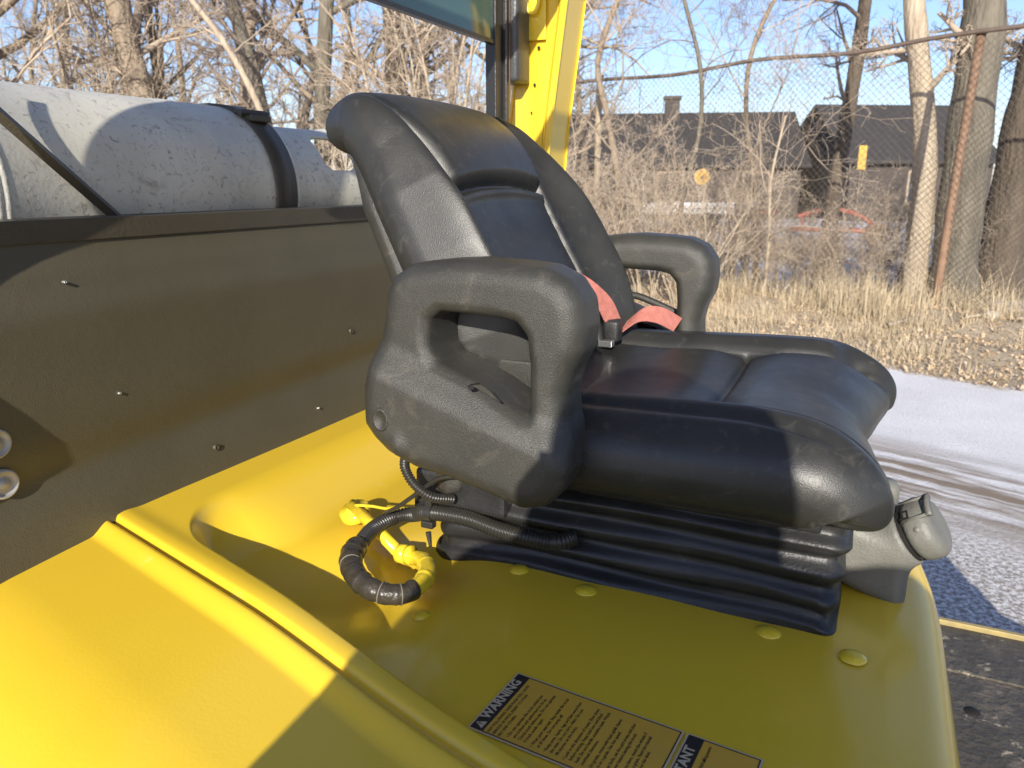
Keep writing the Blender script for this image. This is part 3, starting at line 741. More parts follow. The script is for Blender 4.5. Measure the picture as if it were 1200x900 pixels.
# ================================================================ FORKLIFT (truck coordinates: f forward, r right, z up)
FL = Thing('forklift', 'yellow forklift seen over its engine hood, dark grey counterweight cover behind the seat', 'forklift', (-0.2, 1.05, 0.0))
def seam_r(f): return 0.661 - 0.27 * (f + 0.926)
def hood_z(f, r):
    """height of the hood: raised rim, recessed pan, shoulder that rolls down on the near side"""
    rs = seam_r(f)
    taper = 0.020 * sm(-0.60, -0.28, f)
    z = np.full(np.broadcast(f, r).shape, 1.151) - taper
    z = z + 0.003 * np.exp(-((r - rs - 0.020) / 0.018) ** 2)                    # rounded rim bead
    # pan: inside of rounded corner
    rp = rs + np.clip(0.040 - 0.034 * (f + 0.75), 0.018, 0.045)
    dn = r - rp; dr = f + 0.860                                                  # distances inside the two borders
    R = 0.11
    a = R - dn; b = R - dr * 0.9
    ins = np.where((a > 0) & (b > 0), R - np.sqrt(np.maximum(a, 0) ** 2 + np.maximum(b, 0) ** 2), np.minimum(dn, dr * 0.9))
    corner = np.exp(-(np.maximum(dn, 0) / 0.09) ** 2)                            # the drop is crisp by the rim, soft further in
    wid = 0.018 + 0.13 * (1 - corner)
    z = z - (0.045 - taper) * sm(0.0, 1.0, np.clip(ins / wid, 0, 1))
    z = z - 0.030 * np.exp(-((f + 0.62) / 0.15) ** 2 - ((r - 0.69) / 0.085) ** 2) * sm(0.0, 0.03, ins)
    # joint between hood and side cover
    z = z - 0.011 * np.exp(-((r - rs) / 0.0045) ** 2)
    # side cover: nearly flat, then a wide roll
    q = np.maximum(rs - 0.008 - r, 0)
    z = z - 0.012 * sm(0.0, 0.03, q) - 0.05 * np.maximum(q - 0.02, 0) - 1.5 * np.maximum(q - 0.13, 0) ** 2
    # fold along the front edge and soft dishing where the harness passes
    z = z - 0.10 * np.maximum(f - 0.055, 0) * sm(0.6, 0.75, r)
    z = z - 0.020 * np.exp(-(((f + 0.50) / 0.055) ** 2 + ((r - 0.80) / 0.06) ** 2))
    z = z + 0.0022 * np.sin(f * 7 + r * 4) * sm(0.62, 0.8, r)
    return z
def build_hood():
    fs = np.r_[np.linspace(-0.927, -0.60, 170), np.linspace(-0.598, 0.0, 240), np.linspace(0.004, 0.085, 30)]
    rs = np.r_[np.linspace(0.0, 1.0, 330), np.linspace(1.01, 1.60, 60)]        # 0..1 is stretched round the seam below
    F, Rr = np.meshgrid(fs, rs, indexing='ij')
    Rr = np.where(Rr <= 1.0, 0.16 + (0.95 - 0.16) * Rr, 0.95 + (Rr - 1.0) * (1.62 - 0.95) / 0.6)
    # skew the columns so they follow the joint
    sk = (seam_r(F) - 0.56) * np.exp(-((Rr - 0.56) / 0.16) ** 2)
    Rr = Rr + sk
    Z = hood_z(F, Rr)
    # front edge: curved in plan, rolled down
    fe = 0.124 - 0.16 * np.maximum(Rr - 0.95, 0) ** 2 * 2.6
    stretch = (fe - 0.035) / 0.085
    Ff = np.where(F > 0, F * stretch, F)
    roll = 0.035
    rows = [np.stack([Ff, Rr, Z], -1)]
    last = rows[0][-1]
    for a in np.linspace(0, 90, 9)[1:]:
        t = R_(a); p = last.copy(); p[:, 0] += roll * math.sin(t); p[:, 2] -= roll * (1 - math.cos(t)); rows.append(p[None])
    for dz in (0.05, 0.15, 0.30, 0.42):
        p = last.copy(); p[:, 0] += roll + 0.02 * dz; p[:, 2] -= roll + dz; rows.append(p[None])
    G = np.concatenate(rows, 0); nu, nv = G.shape[:2]
    # near side: carry the last column straight down, far side rolled down
    low = G[:, :1].copy(); low[..., 2] = 0.45; low[..., 1] -= 0.01
    far = G[:, -1:].copy(); f1 = far.copy(); f1[..., 1] += 0.02; f1[..., 2] -= 0.008; f2 = far.copy(); f2[..., 1] += 0.03; f2[..., 2] -= 0.03; f3 = f2.copy(); f3[..., 2] = 0.6
    G = np.concatenate([low, G, f1, f2, f3], 1); nu, nv = G.shape[:2]
    return mesh_np('hood', G.reshape(-1, 3), grid_faces(nu, nv))
FL.part('engine_hood', build_hood(), M['yellow'])

def hz(f, r): return float(hood_z(np.array(f), np.array(r)))
# painted-over bolt heads in the pan
for (f, r, s) in ((-0.380, 0.838, .0115), (-0.2816, 0.8231, .0125), (-0.0634, 0.8256, .0125), (0.0251, 0.8124, .0125), (-0.4476, 0.7012, .010)):
    z = hz(f, r) - 0.0005 + (0.0022 if f > 0 else 0)
    V, F = lathe([(s * 1.15, 0), (s * 1.1, 0.0015), (s * 0.98, 0.0022), (s * 0.85, 0.0036), (s * 0.5, 0.0048), (0, 0.0052)], (f, r, z), (0, 0, 1), 24)
    FL.part('bolt_head', mesh_np('bolt_head', V, F), M['yellow2'])

# counterweight cover: pressed panel with a raised field
def build_cover():
    rs = np.linspace(0.30, 1.66, 300); zs = np.linspace(1.06, 1.530, 130)
    Rr, Z = np.meshgrid(rs, zs, indexing='ij')
    # outline of the raised field
    P = [(0.575, 1.06), (0.60, 1.13), (0.69, 1.19), (0.70, 1.255), (0.645, 1.33), (0.585, 1.375), (0.545, 1.40), (0.55, 1.455), (0.572, 1.482), (0.592, 1.50), (0.622, 1.516), (0.67, 1.525), (1.75, 1.527), (1.75, 1.0), (0.575, 1.0)]
    P = [tuple(q[:2]) for q in spline([(a, b, 0) for a, b in P[:12]], 90)] + P[12:]
    d = -sd_poly(Rr, Z, P)
    up = sm(-0.008, 0.045, d)
    up = np.ones_like(Rr)
    f = -0.930 + 0 * Rr
    f += -0.045 * sm(0.045, 0.10, Z - 1.38) ** 1.5 * up * 0.30        # leans back near the top
    f += -0.018 * sm(1.470, 1.53, Z) * up
    f += 0.018 * (1 - sm(1.10, 1.235, Z)) * up - 0.008 * np.exp(-((Z - 1.235 - 0.02 * (Rr - 0.6)) / 0.03) ** 2) * up
    G = np.stack([f, Rr, Z], -1)
    return mesh_np('counterweight_cover', G.reshape(-1, 3), grid_faces(300, 130, flip=True)), d
cover_me, _ = build_cover()
cover = FL.part('counterweight_cover', cover_me, M['dark_panel'])
V, F = box(-1.03, -0.957, 0.28, 1.68, 1.527, 1.556, 0.0015)
FL.part('cover_rim', mesh_np('cover_rim', V, F, False), M['dark_metal'])
V, F = box(-1.55, -1.015, 0.28, 1.68, 0.35, 1.40, 0.03)
FL.part('counterweight', mesh_np('counterweight', V, F, False), M['yellow'])
for (r, z) in ((0.7024, 1.3189), (1.2321, 1.3161), (0.8569, 1.1912), (1.1114, 1.189), (0.6526, 1.478)):
    big = (r, z) in ((1.2321, 1.3161), (0.8569, 1.1912))
    s = 0.0042 if big else 0.0019
    fo = -0.9275 if z > 1.25 else -0.928
    if z > 1.4: fo = -0.937
    if r == 0.8569 or r == 1.1114: fo = -0.9215
    V, F = lathe([(s * 1.2, -0.004), (s * 1.15, 0.001), (s * 0.9, 0.0017), (s * 0.75, 0.0008), (0, 0.0006)], (fo, r, z), (1, 0, 0), 14)
    FL.part('cover_bolt', mesh_np('cover_bolt', V, F), M['dark_metal'] if big else M['chrome'])
for (r, z) in ((0.530, 1.298), (0.531, 1.246)):
    V, F = lathe([(0.019, -0.004), (0.0185, 0.002), (0.0155, 0.004), (0.0145, 0.0), (0.007, 0.0), (0.006, 0.003), (0, 0.0035)], (-0.930, r, z), (1, 0, 0), 24)
    FL.part('latch_knob', mesh_np('latch_knob', V, F), M['knob'])

# overhead guard
def bar(path, wf, wr, bv=0.006):
    """rectangular section swept along path; wf along f, wr along r"""
    P = np.asarray(path, float); V = []; F = []
    sec = []
    for sx_, sy_ in ((-1, -1), (1, -1), (1, 1), (-1, 1)):
        for ax, ay in (((1, 0), (0, 1)) if sx_ * sy_ > 0 else ((0, 1), (1, 0))):
            sec.append((sx_ * (wf / 2 - ax * bv), sy_ * (wr / 2 - ay * bv)))
    n = len(sec)
    for p in P:
        for a, b in sec: V.append((p[0] + a, p[1] + b, p[2]))
    for i in range(len(P) - 1):
        for j in range(n):
            j2 = (j + 1) % n; F.append((i * n + j, i * n + j2, (i + 1) * n + j2, (i + 1) * n + j))
    F.append(tuple(range(n - 1, -1, -1))); F.append(tuple((len(P) - 1) * n + j for j in range(n)))
    return V, F
# far rear pillar: broad inner flange, narrow outer flange stepping back
V, F = joined([bar([(-0.748, 1.60, 1.10), (-0.699, 1.60, 1.72), (-0.655, 1.60, 2.06)], 0.090, 0.060),
               bar([(-0.697, 1.62, 1.10), (-0.648, 1.62, 1.72), (-0.604, 1.62, 2.06)], 0.018, 0.11, 0.004)])
pil = FL.part('rear_pillar', mesh_np('rear_pillar', V, F, False), M['yellow'])
for z, rr_ in ((1.80, 0.0030), (1.871, 0.0034), (1.745, 0.0022)):
    f = -0.69 + (z - 1.72) * 0.125
    V, F = lathe([(rr_, 0), (rr_ * 0.9, 0.0006), (0, 0.0006)], (f, 1.5697, z), (0, -1, 0), 12)
    sub('bolt_hole', mesh_np('bolt_hole', V, F), M['hole'], pil)
V, F = box(-0.715, -0.655, 1.5655, 1.5695, 1.885, 2.04, 0.0012)
sub('mounting_plate', mesh_np('mounting_plate', V, F, False), M['yellow2'], pil)
V, F = tube(spline([(-0.685, 1.562, 2.03), (-0.695, 1.558, 1.97), (-0.685, 1.556, 1.935), (-0.668, 1.558, 1.95), (-0.668, 1.562, 2.03)], 24), 0.004, 8)
sub('cable_loop', mesh_np('cable_loop', V, F), M['yellow2'], pil)
# near rear pillar (stands just left of the picture), front pillars and roof
FE = [(-0.93, 1.10), (-0.905, 1.25), (-0.860, 1.36), (-0.895, 1.46), (-0.880, 1.60), (-0.845, 1.70), (-0.75, 1.96), (-0.735, 2.08)]
RE = [(-0.925, 2.08), (-0.885, 1.74), (-0.915, 1.60), (-0.955, 1.46), (-0.945, 1.36), (-1.00, 1.10)]
FE = [tuple(q[[0, 2]]) for q in spline([(a, 0, b) for a, b in FE], 30)]; RE = [tuple(q[[0, 2]]) for q in spline([(a, 0, b) for a, b in RE], 24)]
PL = FE + RE; n_ = len(PL)
V = [(a, 0.325, b) for a, b in PL] + [(a, 0.385, b) for a, b in PL]
F = [tuple(range(n_ - 1, -1, -1)), tuple(range(n_, 2 * n_))] + [(i, (i + 1) % n_, (i + 1) % n_ + n_, i + n_) for i in range(n_)]
FL.part('rear_pillar', mesh_np('rear_pillar', V, F, False), M['yellow'])

V, F = joined([box(-0.92, 0.78, 0.32, 0.44, 2.085, 2.14, 0.01), box(-0.70, 0.78, 1.57, 1.65, 2.062, 2.12, 0.01), box(0.70, 0.78, 0.445, 1.565, 2.062, 2.12, 0.01), box(-0.80, -0.72, 0.445, 1.565, 2.062, 2.12, 0.01)])
FL.part('roof_frame', mesh_np('roof_frame', V, F, False), M['yellow'])
for f in np.linspace(-0.55, 0.55, 7):
    V, F = box(f - 0.012, f + 0.012, 0.445, 1.565, 2.07, 2.11, 0.004); FL.part('roof_bar', mesh_np('roof_bar', V, F, False), M['yellow'])
# rear window pane, its rubber seal and the black channel beside the pillar
V, F = box(-0.724, -0.718, 0.46, 1.452, 1.872, 2.06)
wp = FL.part('rear_window', mesh_np('rear_window', V, F, False), M['glass'])
V, F = box(-0.727, -0.715, 0.46, 1.452, 1.864, 1.8715)
sub('edge_strip', mesh_np('edge_strip', V, F, False), M['black_metal'], wp)
V, F = joined([box(-0.735, -0.712, 1.452, 1.482, 1.60, 2.06, 0.002), box(-0.728, -0.704, 1.484, 1.497, 1.60, 2.06, 0.002)])
FL.part('window_channel', mesh_np('window_channel', V, F, False), M['black_metal'])
V, F = box(-0.712, -0.704, 1.4985, 1.502, 1.60, 2.06)
FL.part('channel_strip', mesh_np('channel_strip', V, F, False), M['rust'])
V, F = box(-0.745, -0.690, 1.505, 1.568, 1.800, 2.05, 0.008)
FL.part('heater_duct', mesh_np('heater_duct', V, F), mat('grey_plastic_duct', (0.05, 0.055, 0.06), 0.4, bump=0.2, bscale=200))

# floor plate, far sill and body below
V, F = joined([box(0.135, 1.05, 0.42, 1.487, 0.66, 0.715), box(0.135, 1.05, 1.4905, 1.655, 0.66, 0.7185)])
fp = FL.part('floor_plate', mesh_np('floor_plate', V, F, False), M['floor'])
V, F = box(0.10, 1.05, 1.656, 1.668, 0.60, 0.729, 0.002)
FL.part('floor_edge', mesh_np('floor_edge', V, F, False), mat('tarnished_yellow_edge', (0.42, 0.33, 0.12), 0.5, var=(0.25, 0.2, 0.1), vscale=20))
V, F = lathe([(0.013, 0.0), (0.0125, 0.0008), (0, 0.0008)], (0.238, 1.375, 0.7152), (0, 0, 1), 20)
FL.part('drain_hole', mesh_np('drain_hole', V, F), M['hole'])
V, F = box(-1.5, 1.0, 0.45, 1.62, 0.30, 0.655, 0.02); FL.part('chassis', mesh_np('chassis', V, F, False), M['black_metal'])
V, F = box(0.98, 1.045, 0.45, 1.655, 0.30, 1.15, 0.02); FL.part('dashboard', mesh_np('dashboard', V, F, False), M['black_metal'])
for f, r, rad in ((-1.05, 0.50, 0.28), (-1.05, 1.55, 0.28), (0.95, 0.50, 0.34), (0.95, 1.56, 0.34)):
    V, F = lathe([(0.0, -0.07), (rad * 0.5, -0.07), (rad * 0.55, -0.09), (rad * 0.93, -0.09), (rad, -0.06), (rad, 0.06), (rad * 0.93, 0.09), (rad * 0.55, 0.09), (rad * 0.5, 0.07), (0, 0.07)], (f, r, rad), (0, 1, 0), 32)
    FL.part('wheel', mesh_np('wheel', V, F), M['rubber'])

# ---- wiring harness
def corrugated(pts, r, pitch, depth, n=None, sides=18):
    P = spline(pts, 400); L = np.sum(np.linalg.norm(np.diff(P, axis=0), axis=1))
    k = int(L / pitch) * 6; P = spline(pts, k)
    ph = np.arange(k) % 6
    rr = r + depth * np.array([0, 0.55, 1, 1, 0.55, 0])[ph]
    return tube(P, rr, sides)
hp = [(-0.305, 0.845, 1.166), (-0.33, 0.826, 1.163), (-0.394, 0.820, 1.167), (-0.448, 0.818, 1.176), (-0.505, 0.820, 1.173), (-0.545, 0.850, 1.150), (-0.576, 0.842, 1.143), (-0.584, 0.800, 1.141), (-0.572, 0.752, 1.140), (-0.560, 0.725, 1.139)]
V, F = corrugated(hp, 0.0088, 0.0044, 0.0020)
har = FL.part('wiring_conduit', mesh_np('wiring_conduit', V, F), M['hose'])
# tape-wrapped end
tp = [(-0.574, 0.752, 1.141), (-0.563, 0.722, 1.139), (-0.540, 0.696, 1.137), (-0.508, 0.678, 1.134), (-0.480, 0.679, 1.130), (-0.463, 0.692, 1.128), (-0.459, 0.706, 1.128)]
P = spline(tp, 120); k = np.arange(120)
rr = 0.0150 - 0.0035 * (k / 120) + 0.0009 * ((k % 17) / 17.0) + 0.0005 * np.sin(k * 0.5)
rr[:6] -= 0.002 * (1 - np.arange(6) / 6)
V, F = tube(P, rr, 20); FL.part('tape_wrap', mesh_np('tape_wrap', V, F), M['tape'])
for u in (0.30, 0.74, 0.88):
    i = int(u * 119); c = P[i]; T = P[i + 1] - P[i - 1]
    V, F = lathe([(rr[i] + 0.0002, -0.0007), (rr[i] + 0.0009, -0.0004), (rr[i] + 0.0009, 0.0004), (rr[i] + 0.0002, 0.0007)], tuple(c), tuple(T), 24)
    FL.part('tape_edge', mesh_np('tape_edge', V, F), M['tape_edge'])
# painted-over pipe stubs the harness runs into
yp = [(-0.459, 0.702, 1.128), (-0.460, 0.728, 1.127), (-0.472, 0.758, 1.125), (-0.497, 0.786, 1.120), (-0.520, 0.800, 1.112)]
Py = spline(yp, 60); ry = np.full(60, 0.0112); ry[14:17] += 0.0012; ry[17:34] += 0.0006; ry[34:36] += 0.0014; ry[46:] -= 0.0012
V, F = tube(Py, ry, 22); pe = FL.part('painted_elbow', mesh_np('painted_elbow', V, F), M['yellow2'])
V, F = tube([(-0.545, 0.800, 1.116), (-0.660, 0.855, 1.142)], 0.0085, 16); FL.part('painted_pipe', mesh_np('painted_pipe', V, F), M['yellow2'])
V, F = lathe([(0.0, -0.014), (0.021, -0.014), (0.0225, -0.010), (0.0225, -0.001), (0.021, 0.001), (0.012, 0.002), (0.0115, 0.0045), (0, 0.005)], (-0.655, 0.853, 1.136), (-0.1, -0.35, 0.95), 28)
FL.part('pipe_flange', mesh_np('pipe_flange', V, F), M['yellow2'])
V, F = lathe([(0.0, 0), (0.011, 0), (0.0130, 0.002), (0.0130, 0.014), (0.0115, 0.0145), (0.0115, 0.017), (0.0130, 0.0175), (0.0130, 0.024), (0, 0.025)], (-0.545, 0.802, 1.112), (0.9, -0.10, 0.12), 24)
FL.part('pipe_coupling', mesh_np('pipe_coupling', V, F), M['yellow2'])
V, F = tube(spline([(-0.655, 0.850, 1.1415), (-0.640, 0.845, 1.148), (-0.615, 0.845, 1.151), (-0.585, 0.838, 1.156), (-0.555, 0.828, 1.17)], 20), 0.0022, 8)
FL.part('thin_wire', mesh_np('thin_wire', V, F), M['yellow2'])
# thin cable and second loom from under the armrest
V, F = tube(spline([(-0.430, 0.79, 1.247), (-0.470, 0.79, 1.238), (-0.500, 0.795, 1.215), (-0.540, 0.80, 1.183), (-0.575, 0.815, 1.160)], 30), 0.0030, 10)
FL.part('thin_cable', mesh_np('thin_cable', V, F), M['hose'])
V, F = corrugated([(-0.512, 0.78, 1.268), (-0.516, 0.782, 1.248), (-0.505, 0.785, 1.226), (-0.486, 0.795, 1.208), (-0.468, 0.82, 1.198)], 0.0054, 0.0036, 0.0013, sides=14)
FL.part('seat_switch_loom', mesh_np('seat_switch_loom', V, F), M['hose'])
# hose clip
V, F = joined([lathe([(0.0105, -0.005), (0.0132, -0.005), (0.0132, 0.005), (0.0105, 0.005)], (-0.503, 0.820, 1.173), (1, 0.0, 0.0), 24), box(-0.508, -0.498, 0.813, 0.828, 1.183, 1.196, 0.002),
               box(-0.512, -0.494, 0.808, 0.820, 1.154, 1.164, 0.002), tube([(-0.5, 0.808, 1.15), (-0.496, 0.806, 1.130)], [0.004, 0.0022], 8)])
FL.part('hose_clip', mesh_np('hose_clip', V, F, False), M['hose'])

# ---- warning decals (print lies on a thin film)
def flat_text(s, size, bold=0.0, shear=0.0, sx_=1.0):
    cu = bpy.data.curves.new('txt', 'FONT'); cu.body = s; cu.size = size; cu.offset = bold; cu.resolution_u = 2; cu.shear = shear
    ob = bpy.data.objects.new('txt', cu); COL.objects.link(ob)
    dg = bpy.context.evaluated_depsgraph_get(); dg.update()
    me = bpy.data.meshes.new_from_object(ob.evaluated_get(dg))
    V = [(v.co.x * sx_, v.co.y) for v in me.vertices]; F = [tuple(p.vertices) for p in me.polygons]
    bpy.data.objects.remove(ob); bpy.data.curves.remove(cu); bpy.data.meshes.remove(me)
    return V, F
DZ = 1.1085
DROT = R_(-5.0)
DO = (-0.298, 0.540)                     # near rear corner of the sheet
def dpt(a, b, h):                        # a across (to the truck's right), b down the sheet (forward)
    c, s_ = math.cos(DROT), math.sin(DROT)
    f = DO[0] + b * c - a * s_; r = DO[1] + b * s_ + a * c
    return (f, r, hz(f, 0.62) + 0.0012 + h)
def dquad(a0, a1, b0, b1, h, n=1):
    return [dpt(a0, b0, h), dpt(a0, b1, h), dpt(a1, b1, h), dpt(a1, b0, h)], [(0, 1, 2, 3)]
def dslab(a0, a1, b0, b1, h0, h1):
    nb = 8; V = []; F = []
    for i in range(nb + 1):
        b = b0 + (b1 - b0) * i / nb
        V += [dpt(a0, b, h0), dpt(a0, b, h1), dpt(a1, b, h1), dpt(a1, b, h0)]
    for i in range(nb):
        o = i * 4
        for j in range(4): F.append((o + j, o + (j + 1) % 4, o + 4 + (j + 1) % 4, o + 4 + j)[::-1])
    F += [(0, 1, 2, 3), (nb * 4 + 3, nb * 4 + 2, nb * 4 + 1, nb * 4)]
    return V, F
W = 0.096; LEN = 0.178
def decal(name, label, b0, b1, head, lines, tri, ls=0.0031, hb=0.0155):
    V, F = dslab(-0.0, W, b0, b1, 0, 0.0003); base = FL.part(name, mesh_np(name, V, F, False), M['decal_edge'], label)
    e = 0.0018
    V, F = dslab(e, W - e, b0 + e, b1 - e, 0.0003, 0.0006); sub('film', mesh_np('film', V, F, False), M['decal'], base)
    ink = []
    h = 0.0007
    for q in ((e, W - e, b0 + e, b0 + hb), (e, e + .0013, b0 + hb, b1 - e), (W - e - .0013, W - e, b0 + hb, b1 - e), (e, W - e, b1 - e - .0013, b1 - e)):
        V, F = dslab(*q, h - 0.0001, h); ink.append((V, F))
    pale = []
    size, txt, a_off = head
    tv, tf = flat_text(txt, size, 0.0004)
    pale.append(([dpt(a_off + x, b0 + hb - 0.0040 - y, h + 0.0004) for x, y in tv], tf))
    if tri:
        c = 0.010; bb = b0 + hb - 0.0028; s_ = 0.0105
        pale.append(([dpt(c - s_ / 2, bb, h + .0003), dpt(c + s_ / 2, bb, h + .0003), dpt(c, bb - s_ * .88, h + .0003)], [(0, 1, 2)]))
        ink.append(([dpt(c - .0007, bb - .0065, h + .0006), dpt(c + .0007, bb - .0065, h + .0006), dpt(c + .0005, bb - .0028, h + .0006), dpt(c - .0005, bb - .0028, h + .0006)], [(0, 3, 2, 1)]))
        ink.append(([dpt(c - .0005, bb - .0020, h + .0006), dpt(c + .0005, bb - .0020, h + .0006), dpt(c + .0005, bb - .0010, h + .0006), dpt(c - .0005, bb - .0010, h + .0006)], [(0, 3, 2, 1)]))
    b = b0 + hb
    for (t, ind, sz, gap) in lines:
        b += gap
        if t:
            tv, tf = flat_text(t, sz, 0.00006, 0, 0.93)
            ink.append(([dpt(0.006 + ind + x, b - y, h + 0.0002) for x, y in tv], tf))
    V, F = joined(ink); sub('print', mesh_np('print', V, F, False), M['ink'], base)
    V, F = joined(pale); sub('heading', mesh_np('heading', V, F, False), M['decal_edge'], base)
g = 0.0056; z_ = 0.0047
WL = [('NOT FOLLOWING THESE RULES WILL CAUSE', -0.002, 0.0041, 0.0062), ('SERIOUS OR FATAL INJURY TO YOUR-', -0.002, 0.0041, g), ('SELF AND OTHERS.', -0.002, 0.0041, g),
      ('\u2022 Do not operate this truck unless you', 0.001, z_, 0.0078), ('are trained and authorized to do so.', 0.003, z_, g), ('Check truck before use. Do not operate', 0.003, z_, g), ('if truck needs repair.', 0.003, z_, g),
      ('\u2022 Wear your seat belt. Stay inside the truck', 0.001, z_, 0.0078), ('at all times. Do not jump off.', 0.003, z_, g),
      ('\u2022 Keep arms, hands, legs and feet away from', 0.001, z_, 0.0078), ('the mast. Do not carry riders. Do not', 0.003, z_, g), ('lift anyone on the forks.', 0.003, z_, g),
      ('\u2022 Look in the direction of travel. Slow down', 0.001, z_, 0.0078), ('before turning. Keep load low and tilted', 0.003, z_, g), ('back. Do not handle unstable loads. Watch', 0.003, z_, g), ('overhead clearance.', 0.003, z_, g),
      ('\u2022 On grades, travel with load uphill. Never', 0.001, z_, 0.0078), ('turn on a grade. Use low speed.', 0.003, z_, g),
      ('\u2022 Lower forks, set the park brake and shut', 0.001, z_, 0.0078), ('off power before leaving the truck.', 0.003, z_, g),
      ('\u2022 Before you leave, chock the wheels if', 0.001, z_, 0.0078), ('parking on a grade. Read the manual.', 0.003, z_, g), ('Do not remove this label.', 0.003, z_, g)]
decal('warning_label', 'black and orange WARNING label full of small print', 0.0, LEN, (0.0135, 'WARNING', 0.0185), WL, True)
decal('important_label', 'smaller black and orange label headed IMPORTANT', LEN + 0.003, LEN + 0.072, (0.0130, 'IMPORTANT', 0.006),
      [('Clean seat and belt parts; check all', 0.003, z_, 0.008), ('components', 0.060, z_, 0.0005), ('before each shift.', 0.003, z_, g)], False, hb=0.0165)

# grey plastic fitting at the front of the seat base
X, Y, Z, o = vol(-0.04, 0.17, 0.90, 1.12, 1.07, 1.29, 0.0036)
def rbox(X, Y, Z, c, hsz, rad):
    q = [np.abs(A - c[i]) - hsz[i] + rad for i, A in enumerate((X, Y, Z))]
    return np.sqrt(sum(np.maximum(k, 0) ** 2 for k in q)) + np.minimum(np.maximum(np.maximum(q[0], q[1]), q[2]), 0) - rad
d = rbox(X, Y, Z + 0.35 * (X - 0.03), (0.036, 1.016, 1.148), (0.044, 0.056, 0.045), 0.018)
axd = np.array([0.80, -0.16, 0.56]); axd /= np.linalg.norm(axd); c0 = np.array([0.066, 0.995, 1.178])
def cyl(X, Y, Z, c, a, r, h0, h1, rad):
    px, py, pz = X - c[0], Y - c[1], Z - c[2]; t = px * a[0] + py * a[1] + pz * a[2]
    rr_ = np.sqrt(np.maximum(px ** 2 + py ** 2 + pz ** 2 - t * t, 0)); a1 = rr_ - r + rad; a2 = np.abs(t - (h0 + h1) / 2) - (h1 - h0) / 2 + rad
    return np.minimum(np.maximum(a1, a2), 0) + np.sqrt(np.maximum(a1, 0) ** 2 + np.maximum(a2, 0) ** 2) - rad
d = smin(d, cyl(X, Y, Z, c0, axd, 0.0385, -0.060, 0.012, 0.004), 0.012)
V, F = surface_nets(d, o, 0.0036)
fit = FL.part('fitting_body', mesh_np('fitting_body', V, F), M['seatgrey'])
d = cyl(X, Y, Z, c0, axd, 0.0380, 0.0145, 0.049, 0.013)
V, F = surface_nets(d, o, 0.0036)
cap = FL.part('fitting_cap', mesh_np('fitting_cap', V, F), M['seatgrey'])
V, F = lathe([(0.035, 0.009), (0.035, 0.017)], tuple(c0), tuple(axd), 32); FL.part('cap_gasket', mesh_np('cap_gasket', V, F), M['hole'])
ux = np.array([0, 0, 1.0]) - axd * axd[2]; ux /= np.linalg.norm(ux); uy = np.cross(axd, ux)
def cappt(a, b, h): return tuple(c0 + axd * a + (ux * math.cos(b) + uy * math.sin(b)) * (0.0380 + h))
def cappatch(a0, a1, b0, b1, h0, h1, n=8):
    V = []; F = []
    for i in range(n + 1):
        b = b0 + (b1 - b0) * i / n
        V += [cappt(a0, b, h0), cappt(a0, b, h1), cappt(a1, b, h1), cappt(a1, b, h0)]
    for i in range(n):
        for j in range(4): F.append((i * 4 + j, i * 4 + (j + 1) % 4, i * 4 + 4 + (j + 1) % 4, i * 4 + 4 + j))
    F += [(3, 2, 1, 0), tuple(n * 4 + j for j in range(4))]
    return V, F
# the latch rib and the small forklift emblem moulded in black on the cap
B0 = 0.55
V, F = joined([cappatch(0.020, 0.054, B0 - 0.42, B0 - 0.34, -0.002, 0.0022), cappatch(0.020, 0.054, B0 + 0.34, B0 + 0.42, -0.002, 0.0022), cappatch(0.050, 0.056, B0 - 0.42, B0 + 0.42, -0.004, 0.0026)])
sub('latch_rib', mesh_np('latch_rib', V, F), M['seatgrey'], cap)
V, F = joined([cappatch(0.0175, 0.0195, B0 - 0.30, B0 - 0.02, 0, 0.0006), cappatch(0.0175, 0.026, B0 - 0.30, B0 - 0.23, 0, 0.0006), cappatch(0.022, 0.030, B0 + 0.02, B0 + 0.07, 0, 0.0006),
               cappatch(0.022, 0.024, B0 + 0.02, B0 + 0.26, 0, 0.0006), cappatch(0.028, 0.030, B0 + 0.02, B0 + 0.26, 0, 0.0006), cappatch(0.018, 0.030, B0 + 0.26, B0 + 0.31, 0, 0.0006), cappatch(0.0185, 0.021, B0 + 0.31, B0 + 0.44, 0, 0.0006)])
sub('emblem', mesh_np('emblem', V, F, False), M['hole'], cap)
for b in (B0 - 0.75, B0 + 0.72):
    V, F = lathe([(0.004, 0), (0.0035, 0.0012), (0, 0.0016)], cappt(0.033, b, -0.001), tuple(ux * math.cos(b) + uy * math.sin(b)), 12)
    sub('cap_screw', mesh_np('cap_screw', V, F), M['seatgrey'], cap)
V, F = lathe([(0.0, -0.03), (0.022, -0.03), (0.022, 0.006), (0.016, 0.014), (0, 0.016)], (0.052, 1.245, 1.145), (0, 0, 1), 24)
FL.part('hood_latch_cap', mesh_np('hood_latch_cap', V, F), M['seatgrey'])

